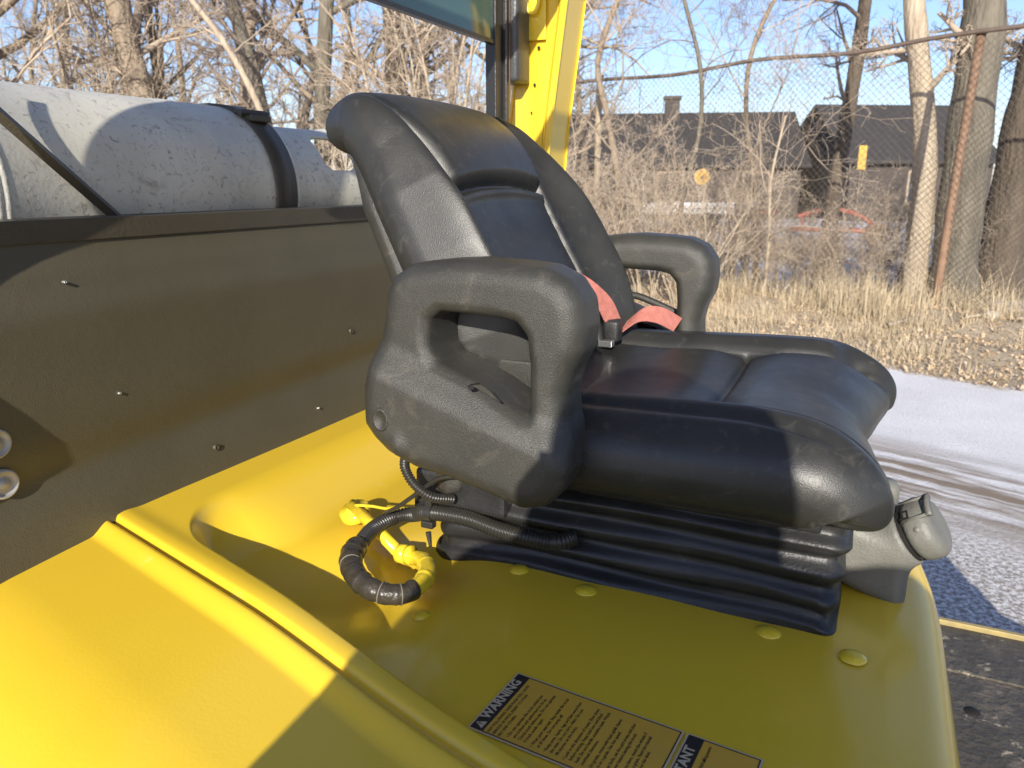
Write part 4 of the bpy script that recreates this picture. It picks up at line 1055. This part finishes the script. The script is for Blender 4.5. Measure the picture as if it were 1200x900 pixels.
# ================================================================ PROPANE TANK
TK = Thing('propane_tank', 'scuffed grey aluminium gas tank lying across the counterweight under a black strap', 'gas tank', (-1.15, 1.0, 1.40))
TC = (-1.175, 0.0, 1.588); TR = 0.155
def tank_prof():
    p = []
    r0, r1 = 0.62, 1.25
    for a in np.linspace(0, 90, 14):
        t = R_(a); p.append((TR * math.sin(t) ** 0.9 if a > 0 else 0.0, r0 - 0.085 * math.cos(t)))
    p += [(TR, r0 + 0.01), (TR + 0.0022, r0 + 0.014), (TR + 0.0024, r0 + 0.020), (TR, r0 + 0.024), (TR, r0 + 0.2), (TR, r0 + 0.38),
          (TR + 0.0016, 1.030), (TR + 0.0016, 1.036), (TR, 1.042), (TR, 1.15), (TR, 1.20)]
    for a in np.linspace(90, 25, 14):
        t = R_(a); p.append((TR * math.sin(t) ** 0.85, 1.205 + 0.065 * math.cos(t)))
    p.append((0.0, 1.272)); return p
V, F = lathe(tank_prof(), TC, (0, 1, 0), 96)
TK.part('shell', mesh_np('shell', V, F), M['alu'])
V, F = lathe([(TR - 0.001, 0.630), (TR + 0.0035, 0.633), (TR + 0.0035, 0.640), (TR + 0.001, 0.643), (TR + 0.0035, 0.646), (TR + 0.0035, 0.652), (TR - 0.001, 0.655)], TC, (0, 1, 0), 96)
TK.part('weld_ring', mesh_np('weld_ring', V, F), M['alu_end'])
# collar with hand holes
def collar():
    na, nh = 240, 60; rr_ = 0.128; ang = np.linspace(0, 2 * np.pi, na, endpoint=False); hs = np.linspace(1.225, 1.50, nh)
    V = []; idx = {}
    F = []
    for s_, rad in ((0, rr_), (1, rr_ - 0.006)):
        for i, a in enumerate(ang):
            for j, h in enumerate(hs):
                fl = 0.006 * sm(1.46, 1.50, h)
                V.append((TC[0] + math.cos(a) * (rad + fl), h, TC[2] + math.sin(a) * (rad + fl)))
    def hole(i, j):
        a = ((math.degrees(ang[i]) + 0.75) % 360); h = hs[j] + (hs[1] - hs[0]) / 2
        for c in (38, 138, 265):
            da = (a - c + 180) % 360 - 180
            if (abs(da) / 20.0) ** 4 + (abs(h - 1.400) / 0.054) ** 4 < 1: return True
        return False
    keep = [[not hole(i, j) for j in range(nh - 1)] for i in range(na)]
    def vi(s_, i, j): return s_ * na * nh + (i % na) * nh + j
    for i in range(na):
        for j in range(nh - 1):
            if not keep[i][j]: continue
            F.append((vi(0, i, j), vi(0, i, j + 1), vi(0, i + 1, j + 1), vi(0, i + 1, j)))
            F.append((vi(1, i, j), vi(1, i + 1, j), vi(1, i + 1, j + 1), vi(1, i, j + 1)))
            if j == nh - 2 or not keep[i][j + 1]: F.append((vi(0, i, j + 1), vi(1, i, j + 1), vi(1, i + 1, j + 1), vi(0, i + 1, j + 1)))
            if j == 0 or not keep[i][j - 1]: F.append((vi(0, i, j), vi(0, i + 1, j), vi(1, i + 1, j), vi(1, i, j)))
            if not keep[(i + 1) % na][j]: F.append((vi(0, i + 1, j), vi(0, i + 1, j + 1), vi(1, i + 1, j + 1), vi(1, i + 1, j)))
            if not keep[(i - 1) % na][j]: F.append((vi(0, i, j), vi(1, i, j), vi(1, i, j + 1), vi(0, i, j + 1)))
    return V, F
V, F = collar(); TK.part('collar', mesh_np('collar', V, F), M['alu'])
V, F = lathe([(0.0, 1.26), (0.022, 1.26), (0.022, 1.40), (0.030, 1.405), (0.030, 1.425), (0.012, 1.43), (0.012, 1.45), (0, 1.45)], TC, (0, 1, 0), 20)
TK.part('valve', mesh_np('valve', V, F), mat('brass', (0.5, 0.36, 0.14), 0.35, metal=0.9))
# strap, buckle and the oblique bar (they hold the tank and belong to the truck)
V, F = lathe([(TR + 0.0005, 1.150), (TR + 0.0045, 1.150), (TR + 0.0045, 1.205), (TR + 0.0005, 1.205)], TC, (0, 1, 0), 96)
st = FL.part('tank_strap', mesh_np('tank_strap', V, F), M['dark_metal'])
V, F = joined([box(-1.110, -1.065, 1.152, 1.203, 1.712, 1.724, 0.003), box(-1.105, -1.080, 1.146, 1.209, 1.7245, 1.734, 0.004), tube([(-1.085, 1.142, 1.727), (-1.085, 1.213, 1.727)], 0.006, 10)])
sub('buckle', mesh_np('buckle', V, F, False), M['dark_metal'], st)
V, F = tube([(-1.0, 0.50, 1.811), (-1.0, 0.655, 1.672), (-1.0, 0.795, 1.548)], 0.0085, 4)
FL.part('bracket_rod', mesh_np('bracket_rod', V, F, False), M['dark_metal'])
for r in (0.75, 1.2):
    V, F = box(-1.36, -1.03, r - 0.04, r + 0.04, 1.40, 1.45, 0.01); FL.part('tank_cradle', mesh_np('tank_cradle', V, F, False), M['black_metal'])

# ================================================================ SEAT
ST = Thing('operator_seat', 'black vinyl forklift seat with high bolstered back and moulded armrests on a bellows base', 'seat', (-0.26, 1.06, 1.108))
RC = 1.06
def pillow(path, Wf, T, base, edge, nu=150, nv=170, shift=None, sgn=1.0):
    """upholstered pad. path: [(f,z)] of the front surface; Wf(h) half width; base(s,h) relief; edge: roll radius"""
    Pp = np.asarray(path, float); P3 = np.c_[Pp[:, 0], 0 * Pp[:, 0], Pp[:, 1]]
    Q = spline(P3, 400)[:, [0, 2]]; d = np.r_[0, np.cumsum(np.linalg.norm(np.diff(Q, axis=0), axis=1))]; H = d[-1]
    v = np.linspace(0, 1, nv); tt = v * 1.0
    e_ = 0.5 - 0.5 * np.cos(np.pi * tt); h = H * (0.72 * tt + 0.28 * e_)
    fx = np.interp(h, d, Q[:, 0]); zx = np.interp(h, d, Q[:, 1])
    tx = np.gradient(fx, h); tz = np.gradient(zx, h); ln = np.hypot(tx, tz); tx /= ln; tz /= ln
    nx_, nz_ = tz * sgn, -tx * sgn                                             # points to the sitter
    u = np.linspace(-1, 1, nu); u = 0.62 * u + 0.38 * np.sin(u * np.pi / 2)
    Wd = np.array([Wf(x, H) for x in h])
    s = u[:, None] * Wd[None, :]; hh = np.broadcast_to(h[None], s.shape)
    de = (1 - np.abs(u))[:, None] * Wd[None] ; dt = H - hh; db = hh
    k = 0.010
    e = np.minimum(de, np.minimum(dt, db))
    x = np.clip(1 - e / edge, 0, 1); drop = edge * (1 - np.sqrt(np.maximum(1 - x ** 2.2, 0)))
    bse = base(s, hh, H)
    nf = bse * sm(0, edge * 0.8, e) - drop
    nb = -T + np.minimum(drop * (T / (2 * edge)) * 0.9, T * 0.45)
    def pos(n): 
        f = fx[None] + nx_[None] * n; z = zx[None] + nz_[None] * n; r = RC + s
        if shift is not None: f = f + shift(s, hh, H)
        return np.stack([f, r, z], -1)
    A = pos(nf); B = pos(np.broadcast_to(nb, nf.shape))
    V = np.vstack([A.reshape(-1, 3), B.reshape(-1, 3)]); n0 = nu * nv
    F = [grid_faces(nu, nv, 0, sgn > 0), grid_faces(nu, nv, n0, sgn < 0)]
    bd = [(i, 0) for i in range(nu)] + [(nu - 1, j) for j in range(1, nv)] + [(i, nv - 1) for i in range(nu - 2, -1, -1)] + [(0, j) for j in range(nv - 2, 0, -1)]
    ix = np.array([i * nv + j for i, j in bd]); nx2 = np.roll(ix, -1)
    q = np.stack([ix, nx2, nx2 + n0, ix + n0], 1); F.append(q if sgn > 0 else q[:, ::-1])
    return V, np.vstack(F)
# back rest
bpath = [(-0.395, 1.285), (-0.412, 1.36), (-0.440, 1.44), (-0.474, 1.50), (-0.520, 1.58), (-0.557, 1.645), (-0.590, 1.686), (-0.634, 1.712), (-0.690, 1.712)]
def back_w(h, H):
    t = h / H
    return float(np.interp(t, [0, 0.1, 0.25, 0.45, 0.62, 0.74, 0.85, 0.94, 1.0], [0.222, 0.240, 0.252, 0.252, 0.243, 0.230, 0.222, 0.212, 0.196]))
def seam_s(h, H):
    return np.interp(h / H, [0, 0.3, 0.5, 0.68, 0.8, 1.0], [0.138, 0.145, 0.150, 0.156, 0.168, 0.198])
def back_base(s, h, H):
    t = h / H; a = np.abs(s); ss = seam_s(h, H); W = np.vectorize(lambda q: back_w(q, H))(h[0])[None] + 0 * s
    bol = 0.056 * (1 - 0.78 * sm(0.50, 0.86, t)) * (0.75 + 0.25 * sm(0.0, 0.15, t))
    x = np.clip((a - ss) / (W - ss + 1e-6), 0, 1)
    b = np.where(a > ss, bol * sm(0.10, 0.92, x) + 0.003 * sm(0, 0.10, x), 0)
    g = -0.009 * np.exp(-((a - ss) / 0.0042) ** 2)
    pad = np.where(a < ss, 0.010 * np.sqrt(np.maximum(1 - (a / ss) ** 2, 0)) - 0.004, 0)
    hc = (0.620 - 0.022 * (s / 0.15) ** 2) * H
    dh = h - hc
    head = np.where(a < ss + 0.004, 0.014 * sm(0, 0.018, dh) * (1 - 0.75 * sm(0.03, 0.15, dh)), 0) * (1 - sm(ss - 0.018, ss, a))
    cre = -0.011 * np.exp(-((dh + 0.003) / 0.005) ** 2) * (a < ss)
    lip = 0.006 * np.exp(-((dh + 0.015) / 0.007) ** 2) * (a < ss - 0.01)
    waist = -0.010 * np.exp(-((dh + 0.06) / 0.05) ** 2) * (a < ss) * (1 - (a / ss) ** 2)
    return b + g + pad + head + cre + lip + waist
V, F = pillow(bpath, back_w, 0.078, back_base, 0.040, nu=200, nv=230)
V[:, 1] += 0.010; V[:, 0] += 0.007
ST.part('backrest', mesh_np('backrest', V, F), M['vinyl'])
# rigid shell behind the back pad
spath = [(-0.475, 1.20), (-0.488, 1.34), (-0.512, 1.43), (-0.548, 1.51), (-0.586, 1.585), (-0.622, 1.645), (-0.642, 1.672)]
V, F = pillow(spath, lambda h, H: float(np.interp(h / H, [0, 0.5, 0.8, 1.0], [0.245, 0.250, 0.236, 0.19])), 0.045, lambda s, h, H: 0 * s, 0.022, nu=60, nv=60)
V[:, 1] += 0.010; V[:, 0] += 0.018
ST.part('back_shell', mesh_np('back_shell', V, F), M['arm'])
# seat cushion
cpath = [(-0.470, 1.330), (-0.40, 1.339), (-0.30, 1.340), (-0.20, 1.343), (-0.10, 1.345), (-0.035, 1.340), (0.010, 1.320), (0.036, 1.288), (0.040, 1.258), (0.028, 1.235)]
def cush_w(h, H):
    t = h / H
    return float(np.interp(t, [0, 0.1, 0.3, 0.6, 0.78, 0.9, 1.0], [0.21, 0.245, 0.275, 0.279, 0.278, 0.272, 0.255]))
def cush_base(s, h, H):
    t = h / H; a = np.abs(s); ss = np.interp(t, [0, 0.35, 0.62, 0.75, 0.86, 1.0], [0.155, 0.163, 0.168, 0.185, 0.205, 0.225])
    side = sm(ss - 0.002, ss + 0.03, a)
    b = 0.004 * side - 0.9 * np.maximum(a - ss - 0.03, 0) ** 2 * 3 + 0.012 * side * (s > 0)
    rise = 0.006 * (a / ss) ** 2 * (a < ss) + 0.006 * (a >= ss)
    g = -0.009 * np.exp(-((a - ss) / 0.005) ** 2) * (1 - sm(0.80, 0.95, t))
    hc = 0.527 * H; cr = -0.010 * np.exp(-((h - hc) / 0.006) ** 2) * (a < ss) - 0.012 * np.exp(-((h - hc) / 0.035) ** 2) * (a < ss)
    mid = -0.010 * np.exp(-(s / 0.05) ** 2) * sm(0.55, 0.8, t)
    dim = -0.026 * np.exp(-(((a - 0.205) / 0.024) ** 2 + ((h - 0.80 * H) / 0.030) ** 2)) * (s > 0)
    seatd = -0.012 * np.exp(-((h - 0.30 * H) / 0.09) ** 2) * np.exp(-(s / 0.13) ** 2)
    roll = -0.0065 * np.exp(-((a - ss - 0.052) / 0.010) ** 2) + 0.004 * np.exp(-((a - ss - 0.026) / 0.014) ** 2)
    roll = roll * (1 - sm(0.72, 0.9, t)) * (s < 0)
    return b + rise + g + cr + mid + seatd + dim + roll
def cush_shift(s, h, H):
    t = h / H; return -0.016 * (1 - np.clip(np.abs(s) / 0.19, 0, 1) ** 2) ** 1.2 * sm(0.55, 0.85, t)
V, F = pillow(cpath, cush_w, 0.100, cush_base, 0.050, nu=210, nv=210, shift=cush_shift, sgn=-1.0)
ST.part('cushion', mesh_np('cushion', V, F), M['vinyl'])
# mounting pan under the cushion
V, F = box(-0.50, -0.02, 0.845, 1.275, 1.226, 1.246, 0.005); ST.part('seat_pan', mesh_np('seat_pan', V, F), M['rubber'])
V, F = joined([box(-0.535, -0.40, 0.835, 1.28, 1.176, 1.226, 0.006), box(-0.555, -0.50, 0.86, 1.26, 1.15, 1.19, 0.005)]); ST.part('suspension_frame', mesh_np('suspension_frame', V, F, False), M['rubber'])
# bellows
def bellows():
    prof = [(1.094, 0.004), (1.103, 0.006), (1.112, 0.004), (1.118, -0.006), (1.127, -0.008), (1.134, 0.0), (1.141, 0.002), (1.147, 0.0), (1.153, -0.007), (1.160, -0.009), (1.168, 0.0), (1.176, 0.003), (1.182, 0.0), (1.188, -0.007), (1.195, -0.009),
            (1.204, 0.001), (1.211, 0.006), (1.217, 0.001), (1.222, -0.006), (1.250, -0.004)]
    zz = np.array([p[0] for p in prof]); of = np.array([p[1] for p in prof])
    zi = np.linspace(zz[0], zz[-1], 77); oi = np.interp(zi, zz, of); oi = np.convolve(np.r_[oi[0], oi, oi[-1]], [0.25, 0.5, 0.25], 'valid')
    f0, f1, r0, r1, rad = -0.515, 0.002, 0.85, 1.27, 0.022
    loop = []
    for cx, cy, a0 in ((f1 - rad, r1 - rad, 0), (f0 + rad, r1 - rad, 90), (f0 + rad, r0 + rad, 180), (f1 - rad, r0 + rad, 270)):
        for k in range(9):
            t = R_(a0 + k * 90 / 8); loop.append((cx, cy, math.cos(t), math.sin(t)))
    pts = []
    for i, l in enumerate(loop):
        pts.append(l); l2 = loop[(i + 1) % len(loop)]
        if i % 9 == 8:
            for q in range(1, 24):
                u = q / 24; pts.append((l[0] + (l2[0] - l[0]) * u, l[1] + (l2[1] - l[1]) * u, l2[2], l2[3]))
    n = len(pts); V = []; F = []
    for i, z in enumerate(zi):
        up = (z - zi[0]) / (zi[-1] - zi[0])
        for j, (cx, cy, nx, ny) in enumerate(pts):
            w = oi[i] + 0.0012 * math.sin(j * 0.7 + i * 0.12) * (1 - up) + 0.0015 * math.sin(j * 0.19 + 2)
            a = rad + w
            V.append((cx + nx * a + 0.008 * up, cy + ny * a + 0.0015 * math.sin(j * 0.33 + i * 0.4), z + (0.0035 * math.sin(j * 0.16) + 0.0022 * math.sin(j * 0.41 + i * 0.09)) * (1 - 0.4 * up)))
    for i in range(len(zi) - 1):
        for j in range(n):
            j2 = (j + 1) % n; F.append((i * n + j, i * n + j2, (i + 1) * n + j2, (i + 1) * n + j))
    return V, F
V, F = bellows(); ST.part('bellows', mesh_np('bellows', V, F), M['rubber'])

# armrests
OUT = [(-0.542, 1.318), (-0.542, 1.340), (-0.540, 1.368), (-0.530, 1.405), (-0.521, 1.444), (-0.516, 1.474), (-0.506, 1.496), (-0.480, 1.511), (-0.437, 1.5165), (-0.40, 1.519), (-0.35, 1.517), (-0.315, 1.514), (-0.288, 1.502), (-0.272, 1.480),
       (-0.268, 1.452), (-0.271, 1.425), (-0.283, 1.400), (-0.289, 1.375), (-0.287, 1.348), (-0.278, 1.320), (-0.276, 1.295), (-0.284, 1.270), (-0.302, 1.250), (-0.330, 1.242), (-0.378, 1.254), (-0.424, 1.264), (-0.470, 1.270), (-0.508, 1.284), (-0.528, 1.300)]
HOL = [(-0.456, 1.434), (-0.453, 1.450), (-0.440, 1.460), (-0.3656, 1.458), (-0.344, 1.454), (-0.332, 1.440), (-0.328, 1.408), (-0.328, 1.350), (-0.352, 1.360), (-0.380, 1.376), (-0.415, 1.390), (-0.444, 1.400), (-0.455, 1.416)]
def armrest():
    h = 0.0040
    X, Y, Z, o = vol(-0.56, -0.245, 0.69, 0.86, 1.215, 1.54, h)
    gx, gz = X[:, 0, :], Z[:, 0, :]
    do = sd_poly(gx, gz, OUT)[:, None, :]; dh = -sd_poly(gx, gz, HOL)[:, None, :]
    # thick lower body, slimmer loop handle; a soft ledge runs down to the front
    ledge = 1.392 - 0.33 * (gx + 0.52); low = (1 - sm(-0.012, 0.035, gz - ledge))[:, None, :]
    Yn = 0.742 - 0.020 * low; Yf = 0.828 + 0.0 * low
    mid = (Yn + Yf) / 2; hw = (Yf - Yn) / 2
    dy = np.abs(Y - mid) - hw
    def rint(a, b, r):
        a = a + r; b = b + r
        return np.minimum(np.maximum(a, b), 0) + np.sqrt(np.maximum(a, 0) ** 2 + np.maximum(b, 0) ** 2) - r
    d = rint(do, dy, 0.026)
    d = -rint(-d + 0 * dh, 1e3 + 0 * dh, 0.0) if False else d
    # hole with rounded mouth
    t = np.maximum(-dy, 0); mouth = 0.010 * np.clip(1 - t / 0.012, 0, 1) ** 2
    d = np.maximum(d, dh + mouth - 0.000)
    d = smin(d, d + 0.0, 0.001)
    # tray-like pocket on the inner face
    pk = rint(sd_poly(gx, gz, [(-0.49, 1.375), (-0.47, 1.392), (-0.37, 1.362), (-0.315, 1.335), (-0.31, 1.30), (-0.49, 1.30)])[:, None, :] + 0 * Y, np.abs(Y - 0.835) - 0.032, 0.006)
    d = np.maximum(d, -pk)
    # moulded bump near the foot of the outer face, dimple for the bolt
    d = smin(d, np.sqrt((X + 0.487) ** 2 + ((Y - 0.727) * 1.2) ** 2 + ((Z - 1.302) * 0.8) ** 2) - 0.011, 0.008)
    return surface_nets(d, o, h)
V, F = armrest()
# side cap disc of the near armrest, mirrored copy on the far side
arm_me = mesh_np('armrest', V, F); arm_near = ST.part('armrest', arm_me, M['arm'], 'near armrest, cracked at the lower edge of its hand hole')
V, F = lathe([(0.0095, 0.0), (0.0105, 0.0035), (0.0088, 0.0040), (0.0080, 0.0026), (0, 0.0022)], (-0.508, 0.7240, 1.330), (0, -1, 0), 24)
V = [(x, y, z + (z - 1.330) * 0.35) for x, y, z in V]
sub('bolt_cover', mesh_np('bolt_cover', V, F), M['arm'], arm_near)
# split plastic at the hand hole
def shard(p, n):
    V = [tuple(q) for q in p] + [(q[0], q[1] + n, q[2]) for q in p]; k = len(p)
    return V, [tuple(range(k)), tuple(range(2 * k - 1, k - 1, -1))] + [(i, i + k, (i + 1) % k + k, (i + 1) % k) for i in range(k)]
V, F = shard([(-0.384, 0.7205, 1.386), (-0.372, 0.7215, 1.380), (-0.352, 0.7230, 1.370), (-0.364, 0.7215, 1.382), (-0.374, 0.7205, 1.388)], 0.004)
sub('torn_flap', mesh_np('torn_flap', V, F, False), M['arm'], arm_near)
V, F = shard([(-0.392, 0.7225, 1.384), (-0.380, 0.7215, 1.387), (-0.383, 0.7215, 1.3815), (-0.389, 0.7215, 1.380)], 0.01)
sub('crack', mesh_np('crack', V, F, False), M['hole'], arm_near)
V, F = armrest(); V[:, 1] = 2 * RC - V[:, 1]; V[:, 0] += 0.032; V[:, 2] -= 0.002
far_arm = ST.part('armrest', mesh_np('armrest', V, F[:, ::-1]), M['arm'])
# pocket moulded inside the far armrest: a raised lip round a recessed floor
lip = [(-0.4342, 1.37, 1.3576), (-0.4221, 1.37, 1.3905), (-0.3932, 1.37, 1.4018), (-0.348, 1.37, 1.3889), (-0.2815, 1.37, 1.3624)]
V, F = tube(spline(lip, 40), 0.0065, 10); sub('pocket_lip', mesh_np('pocket_lip', V, F), M['arm'], ST.e.children[-1] if False else far_arm)
fl = [(f, r - 0.012, z - 0.012) for f, r, z in lip] + [(f + 0.01, 1.315, 1.335) for f, r, z in lip[::-1]]
V = [tuple(q) for q in fl] + [(q[0], q[1] + 0.01, q[2] - 0.008) for q in fl]; n_ = len(fl)
F = [(i, i + 1, n_ - 2 - i, n_ - 1 - i) for i in range(n_ // 2 - 1)] + [(i + n_, n_ - 1 - i + n_, n_ - 2 - i + n_, i + 1 + n_) for i in range(n_ // 2 - 1)] + [(i, i + n_, (i + 1) % n_ + n_, (i + 1) % n_) for i in range(n_)]
sub('pocket_floor', mesh_np('pocket_floor', V, F, False), M['arm'], far_arm)
# plastic lap panel in the pocket and red seat belt
def strap(pts, w, t, m, name, wid):
    P = spline(pts, 24); wd = spline(wid, 24); V = []; F = []
    wd /= np.linalg.norm(wd, axis=1)[:, None]
    T = np.gradient(P, axis=0); T /= np.linalg.norm(T, axis=1)[:, None]; N_ = np.cross(T, wd)
    for i in range(24):
        for a, b in ((-1, -1), (1, -1), (1, 1), (-1, 1)): V.append(tuple(P[i] + wd[i] * a * w / 2 + N_[i] * b * t / 2))
    for i in range(23):
        for j in range(4): F.append((i * 4 + j, i * 4 + (j + 1) % 4, i * 4 + 4 + (j + 1) % 4, i * 4 + 4 + j))
    F += [(3, 2, 1, 0), (92, 93, 94, 95)]
    return ST.part(name, mesh_np(name, V, F, False), m)
strap([(-0.432, 1.13, 1.462), (-0.405, 1.155, 1.440), (-0.385, 1.175, 1.415), (-0.372, 1.185, 1.385)], 0.036, 0.0022, M['belt'], 'seat_belt', [(0.5, 0.75, 0.25), (0.5, 0.75, 0.3), (0.45, 0.8, 0.2), (0.4, 0.85, 0.0)])
strap([(-0.360, 1.205, 1.372), (-0.335, 1.222, 1.392), (-0.310, 1.24, 1.390), (-0.285, 1.265, 1.372)], 0.034, 0.0022, M['belt'], 'seat_belt', [(0.1, 0.80, 0.45), (0.1, 0.75, 0.60), (0.15, 0.75, 0.60), (0.2, 0.8, 0.5)])
V, F = box(-0.385, -0.358, 1.170, 1.200, 1.352, 1.388, 0.006); ST.part('belt_buckle', mesh_np('belt_buckle', V, F), M['rubber'])
V, F = box(-0.385, -0.362, 1.150, 1.166, 1.348, 1.358, 0.001); ST.part('buckle_plate', mesh_np('buckle_plate', V, F, False), M['chrome'])
# seat belt anchor tube seen through the near hand hole
V, F = box(-0.43, -0.30, 0.835, 0.842, 1.33, 1.39, 0.003); ST.part('hip_plate', mesh_np('hip_plate', V, F, False), M['arm'])

# ================================================================ PHOTOGRAPHER (stands behind the camera; casts the soft shadow on hood and seat)
def person():
    T = Thing('person', 'person in a dark winter coat holding up a phone beside the forklift', 'person', (0.09, -0.26, 0.0))
    cx, cy = 0.115, -0.22
    h = 0.014
    X, Y, Z, o = vol(cx - 0.46, cx + 0.48, cy - 0.30, cy + 0.34, -0.02, 1.92, h)
    def C(a, b, ra, rb=None): return capsule(X, Y, Z, (cx + a[0], cy + a[1], a[2]), (cx + b[0], cy + b[1], b[2]), ra, rb)
    d = C((-0.13, 0.0, 1.20), (0.13, 0.0, 1.20), 0.125)
    d = smin(d, C((-0.10, 0.0, 0.98), (0.10, 0.0, 0.98), 0.125), 0.08)
    d = smin(d, C((-0.18, -0.01, 1.475), (0.18, -0.01, 1.475), 0.105), 0.08)
    d = smin(d, C((0, -0.01, 1.46), (0, 0.0, 1.60), 0.06), 0.04)
    d = smin(d, C((0.02, -0.035, 1.64), (0.02, -0.03, 1.75), 0.140, 0.125), 0.06)          # hood of the coat
    for s in (-1, 1):
        d = smin(d, C((s * 0.10, 0, 0.95), (s * 0.12, 0.01, 0.50), 0.092, 0.062), 0.05)
        d = smin(d, C((s * 0.12, 0.01, 0.50), (s * 0.13, -0.02, 0.10), 0.060, 0.045), 0.03)
        d = smin(d, C((s * 0.13, -0.05, 0.045), (s * 0.14, 0.13, 0.04), 0.045, 0.04), 0.03)
        el = (0.29, 0.07, 1.54) if s > 0 else (-0.36, 0.05, 1.24)
        d = smin(d, C((s * 0.20, 0.0, 1.48), el, 0.090, 0.074), 0.04)
        d = smin(d, C(el, (s * 0.085 - 0.115, 0.19, 1.51), 0.064, 0.036), 0.03)
    V, F = surface_nets(d, o, h)
    b = T.part('body', mesh_np('body', V, F), mat('dark_winter_coat', (0.03, 0.035, 0.045), 0.85, bump=0.4, bscale=40))
    h = 0.007
    X, Y, Z, o = vol(cx - 0.13, cx + 0.13, cy - 0.13, cy + 0.15, 1.60, 1.90, h)
    d = np.sqrt(((X - cx) / 0.078) ** 2 + ((Y - cy + 0.0) / 0.098) ** 2 + ((Z - 1.760) / 0.118) ** 2) - 1; d *= 0.078
    d = smin(d, capsule(X, Y, Z, (cx, cy + 0.05, 1.690), (cx, cy + 0.075, 1.675), 0.035), 0.03)
    d = smin(d, capsule(X, Y, Z, (cx, cy + 0.085, 1.780), (cx, cy + 0.112, 1.740), 0.008, 0.014), 0.012)
    for s in (-1, 1):
        d = smin(d, np.sqrt(((X - cx - s * 0.08) / 0.5) ** 2 + (Y - cy) ** 2 + ((Z - 1.750) * 0.7) ** 2) - 0.020, 0.006)
        d = np.maximum(d, -(np.sqrt((X - cx - s * 0.032) ** 2 + (Y - cy - 0.105) ** 2 + (Z - 1.768) ** 2) - 0.018))
    d = np.maximum(d, -(capsule(X, Y, Z, (cx - 0.02, cy + 0.112, 1.705), (cx + 0.02, cy + 0.112, 1.705), 0.005)))
    V, F = surface_nets(d, o, h); skin = mat('skin', (0.55, 0.36, 0.28), 0.5)
    T.part('head', mesh_np('head', V, F), skin)
    eye = mat('eye', (0.8, 0.8, 0.78), 0.2)
    for s in (-1, 1):
        V, F = lathe([(0, -0.011), (0.007, -0.008), (0.011, 0), (0.007, 0.008), (0, 0.011)], (cx + s * 0.032, cy + 0.086, 1.768), (0, 1, 0), 14); T.part('eye', mesh_np('eye', V, F), eye)
    X, Y, Z, o = vol(cx - 0.13, cx + 0.13, cy - 0.14, cy + 0.15, 1.66, 1.92, h)
    d = (np.sqrt(((X - cx) / 0.090) ** 2 + ((Y - cy + 0.01) / 0.108) ** 2 + ((Z - 1.770) / 0.122) ** 2) - 1) * 0.09
    d = np.maximum(d, -(Z - 1.805 + 0.4 * np.maximum(-(Y - cy), -0.1)))
    V, F = surface_nets(d, o, h); T.part('knit_cap', mesh_np('knit_cap', V, F), mat('knit_wool', (0.05, 0.05, 0.06), 0.9, bump=0.8, bscale=150))
    # hands: palm, four fingers and a thumb round the phone
    for s in (-1, 1):
        h = 0.004
        X, Y, Z, o = vol(-0.13, 0.13, -0.12, 0.035, 1.50, 1.68, h)
        bx = s * 0.078
        d = rbox(X, Y, Z, (bx, -0.045, 1.575), (0.014, 0.034, 0.042), 0.012)
        d = smin(d, capsule(X, Y, Z, (bx * 0.93, -0.062, 1.525), (bx, -0.045, 1.55), 0.026, 0.024), 0.02)
        for i, (z, l) in enumerate(((1.612, 0.040), (1.594, 0.045), (1.576, 0.042), (1.559, 0.034))):
            if s * 0 + 1:
                a = (bx, -0.018, z); b_ = (bx * 0.98, -0.006, z + 0.002)
                c_ = (bx - s * l * 0.55, 0.001, z + 0.003) if i not in () else b_
                d = smin(d, capsule(X, Y, Z, a, b_, 0.009, 0.0085), 0.004)
        d = smin(d, capsule(X, Y, Z, (bx, -0.060, 1.590), (bx - s * 0.012, -0.046, 1.622), 0.011, 0.0095), 0.006)
        d = smin(d, capsule(X, Y, Z, (bx - s * 0.012, -0.046, 1.622), (bx - s * 0.026, -0.030, 1.634), 0.0095, 0.008), 0.004)
        V, F = surface_nets(d, o, h); T.part('hand', mesh_np('hand', V, F), skin)
    V, F = box(-0.078, 0.078, -0.026, -0.018, 1.56, 1.636, 0.003); return V, F
V, F = person()
ph = obj('phone', mesh_np('phone', V, F), M['black_metal'], None, (0, 0, 0)); ph.rotation_euler = (0, 0, -YAW)
tag(ph, 'black phone held up sideways in the hands of the person', 'phone')

# alike neighbours get told apart by their order from left to right
by = {}
for o in list(COL.objects):
    if o.parent is None and 'label' in o.keys() and 'group' in o.keys(): by.setdefault(o['label'], []).append(o)
for lab, os_ in by.items():
    if len(os_) < 2: continue
    os_.sort(key=lambda o: o.location.x / o.location.y)
    names = {2: ('left one', 'right one'), 3: ('left one', 'middle one', 'right one'), 4: ('leftmost', 'second from left', 'third from left', 'rightmost')}.get(len(os_))
    if names:
        for o, w in zip(os_, names): o['label'] = lab.replace('of many stems', 'many-stemmed') + ', ' + w
